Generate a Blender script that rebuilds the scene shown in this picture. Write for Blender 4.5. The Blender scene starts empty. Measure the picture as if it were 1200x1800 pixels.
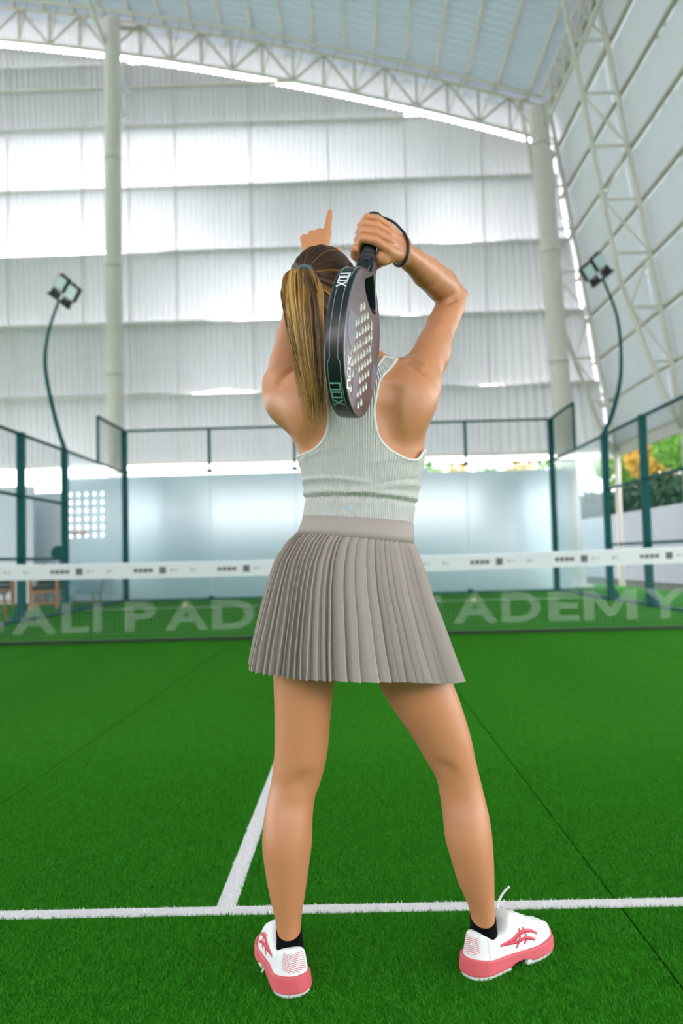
import bpy, bmesh, math, random
import numpy as np
from mathutils import Vector, Matrix, Euler

random.seed(7)
RNG = np.random.default_rng(11)
SC = bpy.context.scene
COL = SC.collection

# ------------------------------------------------------------------ camera
CAM_P = np.array([0.3572, -9.0907, 0.8942])
YAW, PITCH, ROLL, FPX = -0.0152, 0.0555, -0.0259, 1440.08
_f = np.array([math.sin(YAW)*math.cos(PITCH), math.cos(YAW)*math.cos(PITCH), math.sin(PITCH)])
_r0 = np.array([math.cos(YAW), -math.sin(YAW), 0.0])
_u0 = np.cross(_r0, _f)
_r = math.cos(ROLL)*_r0 + math.sin(ROLL)*_u0
_u = -math.sin(ROLL)*_r0 + math.cos(ROLL)*_u0
cam_d = bpy.data.cameras.new('camera')
cam_d.sensor_fit = 'VERTICAL'
cam_d.sensor_height = 36.0
cam_d.lens = FPX/1800*36.0
cam_d.clip_start = 0.05
cam_d.clip_end = 400
cam_d.dof.use_dof = True
cam_d.dof.focus_distance = 1.72
cam_d.dof.aperture_fstop = 3.0
cam = bpy.data.objects.new('camera', cam_d)
COL.objects.link(cam)
cam.matrix_world = Matrix(((_r[0], _u[0], -_f[0], CAM_P[0]), (_r[1], _u[1], -_f[1], CAM_P[1]),
                           (_r[2], _u[2], -_f[2], CAM_P[2]), (0, 0, 0, 1)))
SC.camera = cam

def ray(x, y):
    return _f + _r*(x-600)/FPX - _u*(y-900)/FPX
def W(x, y, Y):                      # pixel -> point on the plane at depth Y
    d = ray(x, y)
    return CAM_P + d*((Y-CAM_P[1])/d[1])
def G(x, y, z=0.0):                  # pixel -> point on a level plane
    d = ray(x, y)
    return CAM_P + d*((z-CAM_P[2])/d[2])

# ------------------------------------------------------------------ light
world = bpy.data.worlds.new('overcast_sky')
SC.world = world
world.use_nodes = True
wn = world.node_tree.nodes
wn['Background'].inputs[0].default_value = (1.0, 0.955, 0.99, 1)
wn['Background'].inputs[1].default_value = 4.5
SC.view_settings.view_transform = 'Standard'
SC.view_settings.look = 'None'
SC.view_settings.gamma = 1
SC.view_settings.use_curve_mapping = False
SC.view_settings.exposure = 0.52
SC.cycles.transparent_max_bounces = 24
SC.cycles.max_bounces = 10

# ------------------------------------------------------------------ helpers
def lin(r, g, b):
    f = lambda c: (c/255/12.92) if c/255 <= .04045 else ((c/255+.055)/1.055)**2.4
    return (f(r), f(g), f(b), 1)

def mat(name, col, rough=.5, metal=0, var=.06, scale=30, bump=0, bscale=None, spec=.5, coord='Object', sss=0, trans=0, transcol=None, coat=0, sheen=0):
    m = bpy.data.materials.new(name)
    m.use_nodes = True
    nt = m.node_tree
    N, L = nt.nodes, nt.links
    p = N['Principled BSDF']
    tc = N.new('ShaderNodeTexCoord')
    nz = N.new('ShaderNodeTexNoise')
    nz.inputs['Scale'].default_value = scale
    nz.inputs['Detail'].default_value = 4
    L.new(tc.outputs[coord], nz.inputs['Vector'])
    mx = N.new('ShaderNodeMix')
    mx.data_type = 'RGBA'
    mx.inputs[6].default_value = tuple(c*(1-var) for c in col[:3])+(1,)
    mx.inputs[7].default_value = tuple(min(1, c*(1+var)) for c in col[:3])+(1,)
    L.new(nz.outputs['Fac'], mx.inputs[0])
    L.new(mx.outputs[2], p.inputs['Base Color'])
    p.inputs['Roughness'].default_value = rough
    p.inputs['Metallic'].default_value = metal
    p.inputs['Specular IOR Level'].default_value = spec
    p.inputs['Coat Weight'].default_value = coat
    p.inputs['Sheen Weight'].default_value = sheen
    if sss:
        p.inputs['Subsurface Weight'].default_value = sss
        p.inputs['Subsurface Radius'].default_value = (1.0, .35, .2)
        p.inputs['Subsurface Scale'].default_value = .008
    if bump:
        bp = N.new('ShaderNodeBump')
        bp.inputs['Strength'].default_value = bump
        bp.inputs['Distance'].default_value = .002
        nb = N.new('ShaderNodeTexNoise')
        nb.inputs['Scale'].default_value = bscale or scale*4
        L.new(tc.outputs[coord], nb.inputs['Vector'])
        L.new(nb.outputs['Fac'], bp.inputs['Height'])
        L.new(bp.outputs[0], p.inputs['Normal'])
    if trans:
        tr = N.new('ShaderNodeBsdfTranslucent')
        tr.inputs[0].default_value = transcol or col
        ms = N.new('ShaderNodeMixShader')
        ms.inputs[0].default_value = trans
        L.new(p.outputs[0], ms.inputs[1])
        L.new(tr.outputs[0], ms.inputs[2])
        L.new(ms.outputs[0], N['Material Output'].inputs[0])
    return m

def glass_mat(name, tint, refl=.06, rough=.02):
    m = bpy.data.materials.new(name)
    m.use_nodes = True
    N, L = m.node_tree.nodes, m.node_tree.links
    N.remove(N['Principled BSDF'])
    t = N.new('ShaderNodeBsdfTransparent')
    t.inputs[0].default_value = tint
    g = N.new('ShaderNodeBsdfGlossy')
    g.inputs['Roughness'].default_value = rough
    lw_ = N.new('ShaderNodeLayerWeight'); lw_.inputs[0].default_value = .5
    pw = N.new('ShaderNodeMath'); pw.operation = 'POWER'; pw.inputs[1].default_value = 4.0
    L.new(lw_.outputs['Facing'], pw.inputs[0])
    fr = N.new('ShaderNodeMath'); fr.operation = 'MULTIPLY_ADD'; fr.inputs[1].default_value = .55; fr.inputs[2].default_value = refl
    L.new(pw.outputs[0], fr.inputs[0])
    ms = N.new('ShaderNodeMixShader')
    L.new(fr.outputs[0], ms.inputs[0])
    L.new(t.outputs[0], ms.inputs[1])
    L.new(g.outputs[0], ms.inputs[2])
    L.new(ms.outputs[0], N['Material Output'].inputs[0])
    return m

def tag(o, label=None, cat=None, group=None, kind=None):
    if label: o['label'] = label
    if cat: o['category'] = cat
    if group: o['group'] = group
    if kind: o['kind'] = kind
    return o

def link(name, me, m=None, parent=None, mw=None):
    o = bpy.data.objects.new(name, me)
    COL.objects.link(o)
    if m is not None and me is not None and len(me.materials) == 0:
        me.materials.append(m)
    if mw is not None:
        o.matrix_world = mw
    if parent is not None:
        o.parent = parent
        o.matrix_parent_inverse = parent['_inv'] if False else Matrix.Identity(4)
        pw = WORLD_OF.get(parent.name, Matrix.Identity(4))
        w = mw if mw is not None else Matrix.Identity(4)
        o.matrix_basis = pw.inverted() @ w
        WORLD_OF[o.name] = w.copy()
    else:
        WORLD_OF[o.name] = (mw.copy() if mw is not None else Matrix.Identity(4))
    return o
WORLD_OF = {}

def empty(name, loc, label=None, cat=None, group=None, kind=None, parent=None):
    o = link(name, None, None, parent, Matrix.Translation(Vector(loc)))
    o.empty_display_size = .1
    return tag(o, label, cat, group, kind)

def mesh_np(name, V, F, smooth=False):
    """V (n,3); F list of polygons or an (m,k) array"""
    me = bpy.data.meshes.new(name)
    V = np.asarray(V, dtype=np.float32)
    if isinstance(F, np.ndarray):
        k = F.shape[1]
        me.vertices.add(len(V))
        me.vertices.foreach_set('co', V.ravel())
        me.loops.add(F.size)
        me.loops.foreach_set('vertex_index', F.astype(np.int32).ravel())
        me.polygons.add(len(F))
        me.polygons.foreach_set('loop_start', np.arange(0, F.size, k, dtype=np.int32))
        me.polygons.foreach_set('loop_total', np.full(len(F), k, dtype=np.int32))
        me.update(calc_edges=True)
    else:
        me.from_pydata([tuple(map(float, v)) for v in V], [], F)
        me.update()
    me.polygons.foreach_set('use_smooth', np.full(len(me.polygons), smooth, dtype=bool))
    return me

_unit = {}
def unit_mesh(kind, m):
    key = (kind, m.name)
    if key in _unit: return _unit[key]
    bm = bmesh.new()
    if kind == 'box':
        bmesh.ops.create_cube(bm, size=1)
    elif kind == 'cyl':
        bmesh.ops.create_cone(bm, cap_ends=True, segments=10, radius1=1, radius2=1, depth=1)
    elif kind == 'cyl32':
        bmesh.ops.create_cone(bm, cap_ends=True, segments=32, radius1=1, radius2=1, depth=1)
    me = bpy.data.meshes.new(kind)
    bm.to_mesh(me); bm.free()
    if kind != 'box':
        for p in me.polygons: p.use_smooth = len(p.vertices) == 4
    me.materials.append(m)
    _unit[key] = me
    return me

def box(name, c, s, m, parent=None, rot=None):
    M_ = Matrix.Translation(Vector(c))
    if rot is not None: M_ = M_ @ rot.to_4x4()
    return link(name, unit_mesh('box', m), None, parent, M_ @ Matrix.Diagonal((s[0], s[1], s[2], 1)))

def bar(name, p, q, r, m, parent=None, square=False, r2=None, kind='cyl'):
    p, q = Vector(p), Vector(q)
    d = q-p
    R_ = d.to_track_quat('Z', 'Y').to_matrix().to_4x4()
    if square:
        S_ = Matrix.Diagonal((2*r, 2*(r2 or r), d.length, 1))
    else:
        S_ = Matrix.Diagonal((r, r2 or r, d.length, 1))
    return link(name, unit_mesh('box' if square else kind, m), None, parent, Matrix.Translation((p+q)/2) @ R_ @ S_)

def tubes(P, Rr, sides=3):
    """P (n,m,3) polylines, Rr (n,m) radii -> verts, quads"""
    P = np.asarray(P, float)
    n, m_, _ = P.shape
    T = np.gradient(P, axis=1)
    T /= np.linalg.norm(T, axis=2, keepdims=True)+1e-12
    ref = np.zeros_like(T); ref[..., 1] = 1
    alt = np.zeros_like(T); alt[..., 0] = 1
    ref = np.where(np.abs(T[..., 1:2]) > .9, alt, ref)
    A = np.cross(T, ref); A /= np.linalg.norm(A, axis=2, keepdims=True)+1e-12
    B = np.cross(T, A)
    ang = np.arange(sides)*2*np.pi/sides
    V = P[:, :, None, :] + Rr[:, :, None, None]*(np.cos(ang)[None, None, :, None]*A[:, :, None, :] + np.sin(ang)[None, None, :, None]*B[:, :, None, :])
    idx = np.arange(n*m_*sides).reshape(n, m_, sides)
    a = idx[:, :-1, :]; b = np.roll(idx, -1, axis=2)[:, :-1, :]
    c = np.roll(idx, -1, axis=2)[:, 1:, :]; d = idx[:, 1:, :]
    F = np.stack([a, b, c, d], -1).reshape(-1, 4)
    return V.reshape(-1, 3), F

def tube(name, pts, r, m, parent=None, sides=10, n=None, mw=None):
    P = catmull(pts, n) if n else np.asarray(pts, float)
    rr = np.full(len(P), r) if np.isscalar(r) else np.interp(np.linspace(0, 1, len(P)), np.linspace(0, 1, len(r)), r)
    V, F = tubes(P[None], rr[None], sides)
    me = mesh_np(name, V, F, True)
    bm = bmesh.new(); bm.from_mesh(me)
    bmesh.ops.holes_fill(bm, edges=[e for e in bm.edges if e.is_boundary], sides=0)
    bmesh.ops.recalc_face_normals(bm, faces=bm.faces)
    bm.to_mesh(me); bm.free()
    return link(name, me, m, parent, mw)

def catmull(pts, n):
    p = np.asarray(pts, float)
    p = np.vstack([2*p[0]-p[1], p, 2*p[-1]-p[-2]])
    segs = len(p)-3
    out = []
    for t in np.linspace(0, segs-1e-9, n):
        i = int(t); u = t-i
        a, b, c, d = p[i:i+4]
        out.append(.5*((2*b)+(-a+c)*u+(2*a-5*b+4*c-d)*u*u+(-a+3*b-3*c+d)*u**3))
    return np.array(out)

def plane_poly(name, pts, thick, m, parent=None, axis=(0, 0, 1)):
    """flat polygon given a little real thickness"""
    n = len(pts); a = np.array(axis, float)*thick
    V = np.vstack([np.array(pts, float), np.array(pts, float)+a])
    F = [list(range(n))[::-1], list(range(n, 2*n))]+[[i, (i+1) % n, n+(i+1) % n, n+i] for i in range(n)]
    me = mesh_np(name, V, F)
    bm = bmesh.new(); bm.from_mesh(me); bmesh.ops.recalc_face_normals(bm, faces=bm.faces); bm.to_mesh(me); bm.free()
    return link(name, me, m, parent)

# ------------------------------------------------------------------ materials of the place
def turf_mat(name, c1, c2, rough=.9):
    m = bpy.data.materials.new(name)
    m.use_nodes = True
    N, L = m.node_tree.nodes, m.node_tree.links
    p = N['Principled BSDF']
    tc = N.new('ShaderNodeTexCoord')
    a = N.new('ShaderNodeTexNoise'); a.inputs['Scale'].default_value = 220; a.inputs['Detail'].default_value = 3
    b = N.new('ShaderNodeTexNoise'); b.inputs['Scale'].default_value = 1.3; b.inputs['Detail'].default_value = 5
    L.new(tc.outputs['Object'], a.inputs['Vector']); L.new(tc.outputs['Object'], b.inputs['Vector'])
    ad = N.new('ShaderNodeMath'); ad.operation = 'MULTIPLY_ADD'
    L.new(b.outputs['Fac'], ad.inputs[0]); ad.inputs[1].default_value = .45
    L.new(a.outputs['Fac'], ad.inputs[2])
    rp = N.new('ShaderNodeValToRGB')
    rp.color_ramp.elements[0].position = .45; rp.color_ramp.elements[0].color = c1
    rp.color_ramp.elements[1].position = .95; rp.color_ramp.elements[1].color = c2
    L.new(ad.outputs[0], rp.inputs[0]); L.new(rp.outputs[0], p.inputs['Base Color'])
    p.inputs['Roughness'].default_value = rough
    p.inputs['Specular IOR Level'].default_value = .03
    bp = N.new('ShaderNodeBump'); bp.inputs['Strength'].default_value = .6; bp.inputs['Distance'].default_value = .006
    L.new(a.outputs['Fac'], bp.inputs['Height']); L.new(bp.outputs[0], p.inputs['Normal'])
    return m

M_turf = turf_mat('green_turf', (.014, .125, .003, 1), (.030, .22, .006, 1))
M_turf_line = turf_mat('white_turf', (.78, .78, .80, 1), (.93, .93, .94, 1))
M_base = mat('dark_infill', (.012, .03, .008, 1), .95)
M_conc = mat('pale_concrete', lin(190, 192, 190), .9, scale=3, var=.1)
M_white = mat('white_plaster', lin(232, 240, 248), .85, scale=2, var=.03)
M_steel = mat('cream_painted_steel', lin(226, 221, 212), .5, scale=6, var=.06)
M_steel_d = mat('weathered_cream_steel', lin(190, 184, 165), .6, scale=8, var=.15)
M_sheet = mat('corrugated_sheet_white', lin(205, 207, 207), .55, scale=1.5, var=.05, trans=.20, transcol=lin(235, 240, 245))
_N, _L = M_sheet.node_tree.nodes, M_sheet.node_tree.links      # per-vertex translucency paints the bright glow patches into the sheets
_at = _N.new('ShaderNodeAttribute'); _at.attribute_name = 'glow_map'
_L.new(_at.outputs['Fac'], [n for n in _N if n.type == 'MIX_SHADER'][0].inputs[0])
M_roof = mat('corrugated_roof_sheet', lin(200, 211, 226), .5, scale=1.5, var=.05, trans=.03)
M_wallsheet = mat('wall_cladding_white', lin(214, 222, 226), .55, scale=1.2, var=.04, trans=.03)
M_green = mat('dark_green_powder_coat', lin(0, 84, 84), .5, scale=10, spec=.15)
M_wire = mat('dark_green_wire', lin(10, 80, 84), .6, spec=.1)
M_glass = glass_mat('court_glass', (.90, .975, .99, 1), .15, .16)
M_black = mat('black_plastic', lin(28, 28, 30), .5)
M_lens = mat('lamp_lens', lin(215, 232, 236), .15, var=.02)
M_ball = mat('yellow_felt', lin(222, 228, 20), .9, bump=.4, scale=200)
M_wood = mat('chair_wood', lin(176, 116, 66), .6, scale=14, var=.25)
M_leaf = mat('leaf_green', lin(20, 56, 24), .7, scale=3, var=.4, spec=.2)
M_grey = mat('grey_plaster', lin(150, 158, 164), .9, scale=2, var=.05)
M_leaf2 = mat('leaf_light', lin(120, 176, 60), .6, scale=3, var=.4, trans=.3)
M_leaf3 = mat('leaf_yellow', lin(214, 180, 70), .6, scale=3, var=.3, trans=.3)
M_bark = mat('bark', lin(96, 74, 54), .9, scale=20, var=.3)

# ------------------------------------------------------------------ floor
floor = box('floor', (-4, 4, -.06), (44, 44, .06), M_base)
tag(floor, kind='structure')
xs = [-21, -11, -7, -5, -3, -1, 1, 3, 5, 7]
def strip(x0, x1, y0, y1, z0=-.03, z1=0.0):
    g = .003
    return box('turf_strip', ((x0+x1)/2, (y0+y1)/2, (z0+z1)/2), (x1-x0-2*g, y1-y0, z1-z0), M_turf, floor)
for a, b in zip(xs[:-1], xs[1:]):
    strip(a, b, -12.5, 12.9)
LW = .025
LZ = .0015
def court_line(x0, x1, y0, y1):
    return box('court_line', ((x0+x1)/2, (y0+y1)/2, LZ/2), (x1-x0, y1-y0, LZ), M_turf_line, floor)
court_line(-5, 5, -6.95-LW, -6.95+LW)
court_line(-LW, LW, -6.95+LW, 0)
court_line(-LW, LW, 0, 6.95-LW)
court_line(-5, 5, 6.95-LW, 6.95+LW)
out = box('outside_ground', (0, 40, -.12), (120, 54, .1), M_conc)
tag(out, kind='structure')

# short curly turf fibres near the player (nobody could count them)
def blades(name, n, xr, yr, m, keep, h=(.005, .011)):
    x = RNG.uniform(*xr, n); y = RNG.uniform(*yr, n)
    k = keep(x, y); x, y = x[k], y[k]; n = len(x)
    a = RNG.uniform(0, 2*np.pi, n); w = RNG.uniform(.0009, .0016, n); hh = RNG.uniform(*h, n)
    la = RNG.uniform(0, 2*np.pi, n); ln = RNG.uniform(.2, 1.3, n)*hh
    V = np.zeros((n, 3, 3))
    V[:, 0] = np.stack([x+np.cos(a)*w, y+np.sin(a)*w, np.zeros(n)], -1)
    V[:, 1] = np.stack([x-np.cos(a)*w, y-np.sin(a)*w, np.zeros(n)], -1)
    V[:, 2] = np.stack([x+np.cos(la)*ln, y+np.sin(la)*ln, hh], -1)
    o = link(name, mesh_np(name, V.reshape(-1, 3), np.arange(3*n).reshape(n, 3)), m, floor)
    return tag(o, kind='stuff')
on_line = lambda x, y: (np.abs(y+6.95) < LW) | ((np.abs(x) < LW) & (y > -6.95))
seam = lambda x, y: np.abs(np.abs(x)-1) < .004
M_blade = mat('turf_fibre', (.026, .21, .008, 1), .8, scale=60, var=.45, spec=.15)
M_blade_w = mat('white_turf_fibre', (.90, .89, .91, 1), .8, scale=60, var=.12, spec=.15)
blades('turf_fibres', 820000, (-2.4, 3.2), (-7.95, -4.9), M_blade, lambda x, y: ~on_line(x, y) & ~seam(x, y)
       & (RNG.uniform(0, 1, len(x)) < np.clip(1-(y+6.9)/1.9, 0, 1)*np.clip((2.7-np.abs(x-.4))/1.3, 0, 1)))
blades('white_turf_fibres', 110000, (-1.6, 2.3), (-6.98, -6.2), M_blade_w, lambda x, y: on_line(x, y), (.003, .008))

# ------------------------------------------------------------------ hall shell
YG = 12.2
ROWZ = [3.45, 5.23, 7.15, 9.05, 10.82, 12.5, 14.2, 15.9]
def roof_z(X, off=0.0):
    return 16.45-.00665*(X+18.5)**2+off
def wallx(z):
    return 7.05-.15*(z-3.8)
wall_back = empty('wall_back', (0, YG, 0), kind='structure')
MULL = [-14.8, -12.75, -10.7, -8.65, -6.65, -5.4, -4.16, -2.15, -.08, 1.97, 4.0, 5.9]
def gap(i, x):
    """how far a sheet's lower edge bows clear of the sheet below it"""
    g = 0.0
    bumps = {1: [(-3.0, 1.5, .20), (4.0, 1.0, .12)], 2: [(-2.0, 1.5, .20), (2.0, .8, .16)], 3: [(-7.5, 3.2, .30), (3.2, 1.3, .20)],
             4: [(-5, 5, .05)]}
    for c, w, h in bumps.get(i, []):
        t = (x-c)/w
        if abs(t) < 1: g += h*(1-abs(t))**.8
    return g
PITCH_C = .155
GLOW_ROWS = [[.08]*11, [.05, .05, .05, .05, .05, .06, .10, .10, .06, .06, .10], [.10, .10, .08, .08, .10, .13, .20, .24, .17, .10, .08], [.30, .30, .30, .30, .30, .26, .17, .09, .11, .20, .12],
       [.30, .30, .26, .28, .30, .30, .28, .22, .15, .08, .07], [.04]*11, [.04]*11]  # rows by bays: strength of the glow painted into the translucency
def glow_map(i, X, t):
    c = np.interp(X, [(a+b)/2 for a, b in zip(MULL[:-1], MULL[1:])], GLOW_ROWS[i])
    return c*(1.25-.75*t)  # lower edge brighter: the glow's fade is painted in too
def with_glow_map(me, c):
    at = me.attributes.new('glow_map', 'FLOAT', 'POINT'); at.data.foreach_set('value', np.asarray(c, np.float32))
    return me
def sheet(x0, x1, i):
    z0, z1 = ROWZ[i], ROWZ[i+1]
    n = int(round((x1-x0)/PITCH_C))*6
    u = np.linspace(0, 1, n+1)
    X = x0+(x1-x0)*u
    ph = (X/PITCH_C) % 1
    prof = np.clip(np.abs(ph-.5)*4-1, -.7, .7)*.05
    V = []; rows = 6
    for k in range(rows+1):
        t = k/rows
        g = np.array([gap(i, x) for x in X])
        zb = z0+g+ (np.sin(X*.9+i)*.012 if i == 0 else 0)
        gu = np.array([gap(i+1, x) for x in X])
        zt = np.minimum(z1+.04+.07*np.clip(1-gu/.10, 0, 1), roof_z(X, -.92))
        zb = np.minimum(zb, zt-.02)
        z = zb+(zt-zb)*t
        y = YG+prof+.16*(1-t)-.03*t + .05*np.sin(math.pi*t)*math.sin(i*2.1)
        Xs = X if x1 < 5 else x0+(wallx(z)+.02+.022*np.sin(3.1*z)*(i in (2, 3))-(.03 if i in (2, 3) else 0)-x0)*u
        V.append(np.stack([Xs, y, z], -1))
    V = np.array(V).reshape(-1, 3)
    idx = np.arange((rows+1)*(n+1)).reshape(rows+1, n+1)
    F = np.stack([idx[:-1, :-1], idx[:-1, 1:], idx[1:, 1:], idx[1:, :-1]], -1).reshape(-1, 4)
    cl_ = np.concatenate([glow_map(i, X, k/rows) for k in range(rows+1)])
    link('corrugated_sheet', with_glow_map(mesh_np('corrugated_sheet', V, F), cl_), M_sheet, wall_back)
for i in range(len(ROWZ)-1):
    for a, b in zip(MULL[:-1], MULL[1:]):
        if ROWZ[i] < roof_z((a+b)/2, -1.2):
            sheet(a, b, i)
# girts and mullions
for i, z in enumerate(ROWZ[1:6]):
    x1 = wallx(z)-.05
    if z > roof_z(5, -1.0): x1 = -18.5+math.sqrt((16.45-1.0-z)/.00665)
    bar('girt', (-14.8, YG-.09, z+.02), (x1, YG-.09, z+.02), .018, M_steel, wall_back, square=True)
bar('girt', (-14.8, YG-.09, 13.62), (-1.0, YG-.09, 13.62), .03, M_steel, wall_back, square=True)
bar('girt', (-14.8, YG-.09, 3.50), (wallx(3.5), YG-.09, 3.50), .04, M_steel, wall_back, square=True)
for x in MULL[1:-1]:
    bar('mullion', (x, YG-.05, 3.5), (x, YG-.05, roof_z(x, -.95)), .017, M_steel, wall_back, square=True)

for a, b in zip(MULL[:-1], MULL[1:]):
    X_ = np.linspace(a, min(b, 5.75), 41)
    prof = np.clip(np.abs((X_/PITCH_C) % 1-.5)*4-1, -.7, .7)*.02
    V = np.array([np.stack([X_, YG+.1+prof, roof_z(X_, o_)], -1) for o_ in (-.67, .05)]).reshape(-1, 3)
    idx = np.arange(82).reshape(2, 41)
    link('corrugated_sheet', with_glow_map(mesh_np('corrugated_sheet', V, np.stack([idx[0, :-1], idx[0, 1:], idx[1, 1:], idx[1, :-1]], -1)), np.full(82, .12)), M_sheet, wall_back)
# gable truss (curved) - two layers give it its depth
def truss(name, Y, x0, x1, label):
    t = empty(name, (x1, Y, roof_z(x1)-1), label, 'roof truss')
    nx = int(round((x1-x0)/.79))
    X = np.linspace(x0, x1, nx+1)
    top = [(x, Y, roof_z(x, -.10)) for x in X]
    bot = [(x, Y, roof_z(x, -.98)) for x in X]
    tube('top_chord', top, .055, M_steel, t, 8)
    tube('bottom_chord', bot, .05, M_steel, t, 8)
    tube('top_chord', [(x, y-.42, z) for x, y, z in top], .035, M_steel, t, 8)
    for i in range(nx+1):
        bar('web', top[i], bot[i], .03, M_steel_d, t)
        if i < nx:
            a, b = (top[i], bot[i+1]) if i % 2 == 0 else (bot[i], top[i+1])
            bar('web', a, b, .03, M_steel_d, t)
            bar('web', bot[i], tuple(np.array(top[i])+(.395, -.42, -.02)), .014, M_steel_d, t)
    return t
truss('roof_truss', 11.75, -14.6, 5.5, 'curved white lattice roof truss running above the corrugated back wall')

# roof: sheets between purlins, purlins run towards the viewer
ceiling = empty('ceiling', (0, 6, 14), kind='structure')
PX = np.arange(-14.6, 6.3, .79)
YR0, YR1 = -13.0, 12.6
def roof_sheet(xa, xb):
    n = int((YR1-YR0)/.26)*4
    Y = np.linspace(YR0, YR1, n+1)
    ph = (Y/.26) % 1
    prof = np.clip(np.abs(ph-.5)*4-1, -.7, .7)*.045
    V = []
    for x in (xa, (xa+xb)/2, xb):
        V.append(np.stack([np.full(n+1, x), Y, roof_z(x, .08)+prof], -1))
    V = np.array(V).reshape(-1, 3)
    idx = np.arange(3*(n+1)).reshape(3, n+1)
    F = np.stack([idx[:-1, :-1], idx[1:, :-1], idx[1:, 1:], idx[:-1, 1:]], -1).reshape(-1, 4)
    link('roof_sheet', mesh_np('roof_sheet', V, F), M_roof, ceiling)
for a, b in zip(PX[:-1], PX[1:]):
    roof_sheet(a, b)
for x in PX:
    bar('purlin', (x, YR0, roof_z(x, .0)), (x, YR1, roof_z(x, .0)), .03, M_steel, ceiling, square=True, r2=.05)

# right side wall: leaning cladding on girts, with lattice frames
wall_right = empty('wall_right', (7, 6, 0), kind='structure')
ZG = list(np.arange(3.55, 13.2, 1.12))
for a, b in zip(ZG[:-1], ZG[1:]):
    for y0, y1 in ((-13, -7), (-7, -3), (-3, .8), (.8, 4.4), (4.4, 8.0), (8.0, 12.35)):
        n = int((y1-y0)/.26)*4
        Y = np.linspace(y0-.04, y1+.04, n+1)
        prof = np.clip(np.abs((Y/.26) % 1-.5)*4-1, -.7, .7)*.010
        V = np.array([np.stack([wallx(z)+.06+prof, Y, np.full(n+1, z)], -1) for z in (a-.04, b)]).reshape(-1, 3)
        idx = np.arange(2*(n+1)).reshape(2, n+1)
        F = np.stack([idx[0, :-1], idx[0, 1:], idx[1, 1:], idx[1, :-1]], -1)
        link('wall_sheet', mesh_np('wall_sheet', V, F), M_wallsheet, wall_right)
for z in ZG:
    bar('girt', (wallx(z), -13.0, z), (wallx(z), 12.3, z), .04, M_steel_d, wall_right, square=True, r2=.03)
box('eave_beam', (wallx(3.4)+.0, -.4, 3.40), (.10, 25.4, .24), M_steel, wall_right)

wl = box('wall_left_added', (-14.75, 0, 9.4), (.06, 26, 10.8), M_wallsheet); tag(wl, kind='structure')  # unseen wall, added to cut the light from the open left side
wf = empty('wall_front_added', (0, -13, 0), kind='structure')  # unseen wall, added; its open band is shaped for light and glass reflection
box('wall_panel', (-3.8, -13.0, 9.9), (21.9, .06, 11.2), M_wallsheet, wf); box('wall_panel', (-3.8, -13.0, 1.25), (21.9, .12, 2.5), M_white, wf)
def frame(Y, label):
    t = empty('lattice_frame', (wallx(3.4), Y, 0), label, 'steel frame', 'lattice frames of the leaning side wall')
    outer = [(wallx(z)-.10, Y, z) for z in np.linspace(3.3, 12.52, 12)]
    def inx(z):
        k = min(1, (z-3.3)/3.2)
        return wallx(z)-.16-.66*k**.75
    inner = [(inx(z), Y, z) for z in np.linspace(3.3, 12.52, 24)]
    tube('outer_chord', outer, .055, M_steel, t, 8)
    tube('inner_chord', inner, .055, M_steel, t, 8)
    z = ZG
    for i in range(len(z)-1):
        bar('web', (wallx(z[i])-.1, Y, z[i]), (inx(z[i]), Y, z[i]), .032, M_steel, t)
        a, b = ((wallx(z[i])-.1, Y, z[i]), (inx(z[i+1]), Y, z[i+1])) if i % 2 else ((inx(z[i]), Y, z[i]), (wallx(z[i+1])-.1, Y, z[i+1]))
        bar('web', a, b, .022, M_steel, t)
    bar('post', (wallx(3.4)-.1, Y, 0), (wallx(3.4)-.1, Y, 3.4), .07, M_steel, t)
    return t
frame(7.3, 'near lattice steel frame leaning against the right wall beside the floodlight')
frame(11.55, 'lattice steel frame in the hall corner behind the thick round column')
# eave girder between the frames
eg = empty('eave_girder', (5.4, 9.5, 12.6), 'white lattice girder along the eave at the top of the leaning wall', 'girder')
e0 = np.array([5.36, 2.0, 12.42]); e1 = np.array([5.36, 11.0, 12.42])
for dx, dz in ((0, 0), (.10, -.75), (.21, .0)):
    bar('chord', e0+(dx, 0, dz), e1+(dx, 0, dz), .045, M_steel, eg)
for k in range(13):
    a = e0+(e1-e0)*k/13; b = e0+(e1-e0)*(k+1)/13; mid = (a+b)/2+np.array((.10, 0, -.75))
    bar('web', a, mid, .025, M_steel, eg); bar('web', mid, b, .025, M_steel, eg)
    bar('web', a, a+np.array((.21, 0, .0)), .022, M_steel, eg)

# round columns at the gable
def column(px0, py0, px1, py1, Y, r, label, ztop):
    b = W(px1, py1, Y); a = W(px0, py0, Y)
    d = (a-b)/(a[2]-b[2])
    foot = b-d*b[2]; head = b+d*(ztop-b[2])
    t = empty('round_column', (foot[0], Y, 0), label, 'column', 'round steel columns at the back wall')
    bar('shaft', foot, head, r, M_steel, t, kind='cyl32')
    for z in (5.6, 8.4, 11.2):
        p = b+d*(z-b[2]); bar('weld_ring', p, p+d*.05, r*1.03, M_steel, t, kind='cyl32')
    bar('base_plate', foot, foot+d*.04, r*1.7, M_steel, t, kind='cyl32')
    return t, head, d, b
cl, hd, dcl, bcl = column(197, 80, 202, 740, 11.3, .215, 'tall round cream column standing beside the left floodlight', 14.95)
column(950, 245, 990, 740, 11.3, .245, 'thick round cream column standing in the hall corner', 12.2)
bar('bracket', hd+np.array((-.1, 0, -.9)), hd+np.array((-.5, -1.2, .5)), .06, M_steel, cl)
bar('bracket', hd+np.array((.1, 0, -.2)), hd+np.array((.75, .3, -.1)), .06, M_steel_d, cl)
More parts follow.
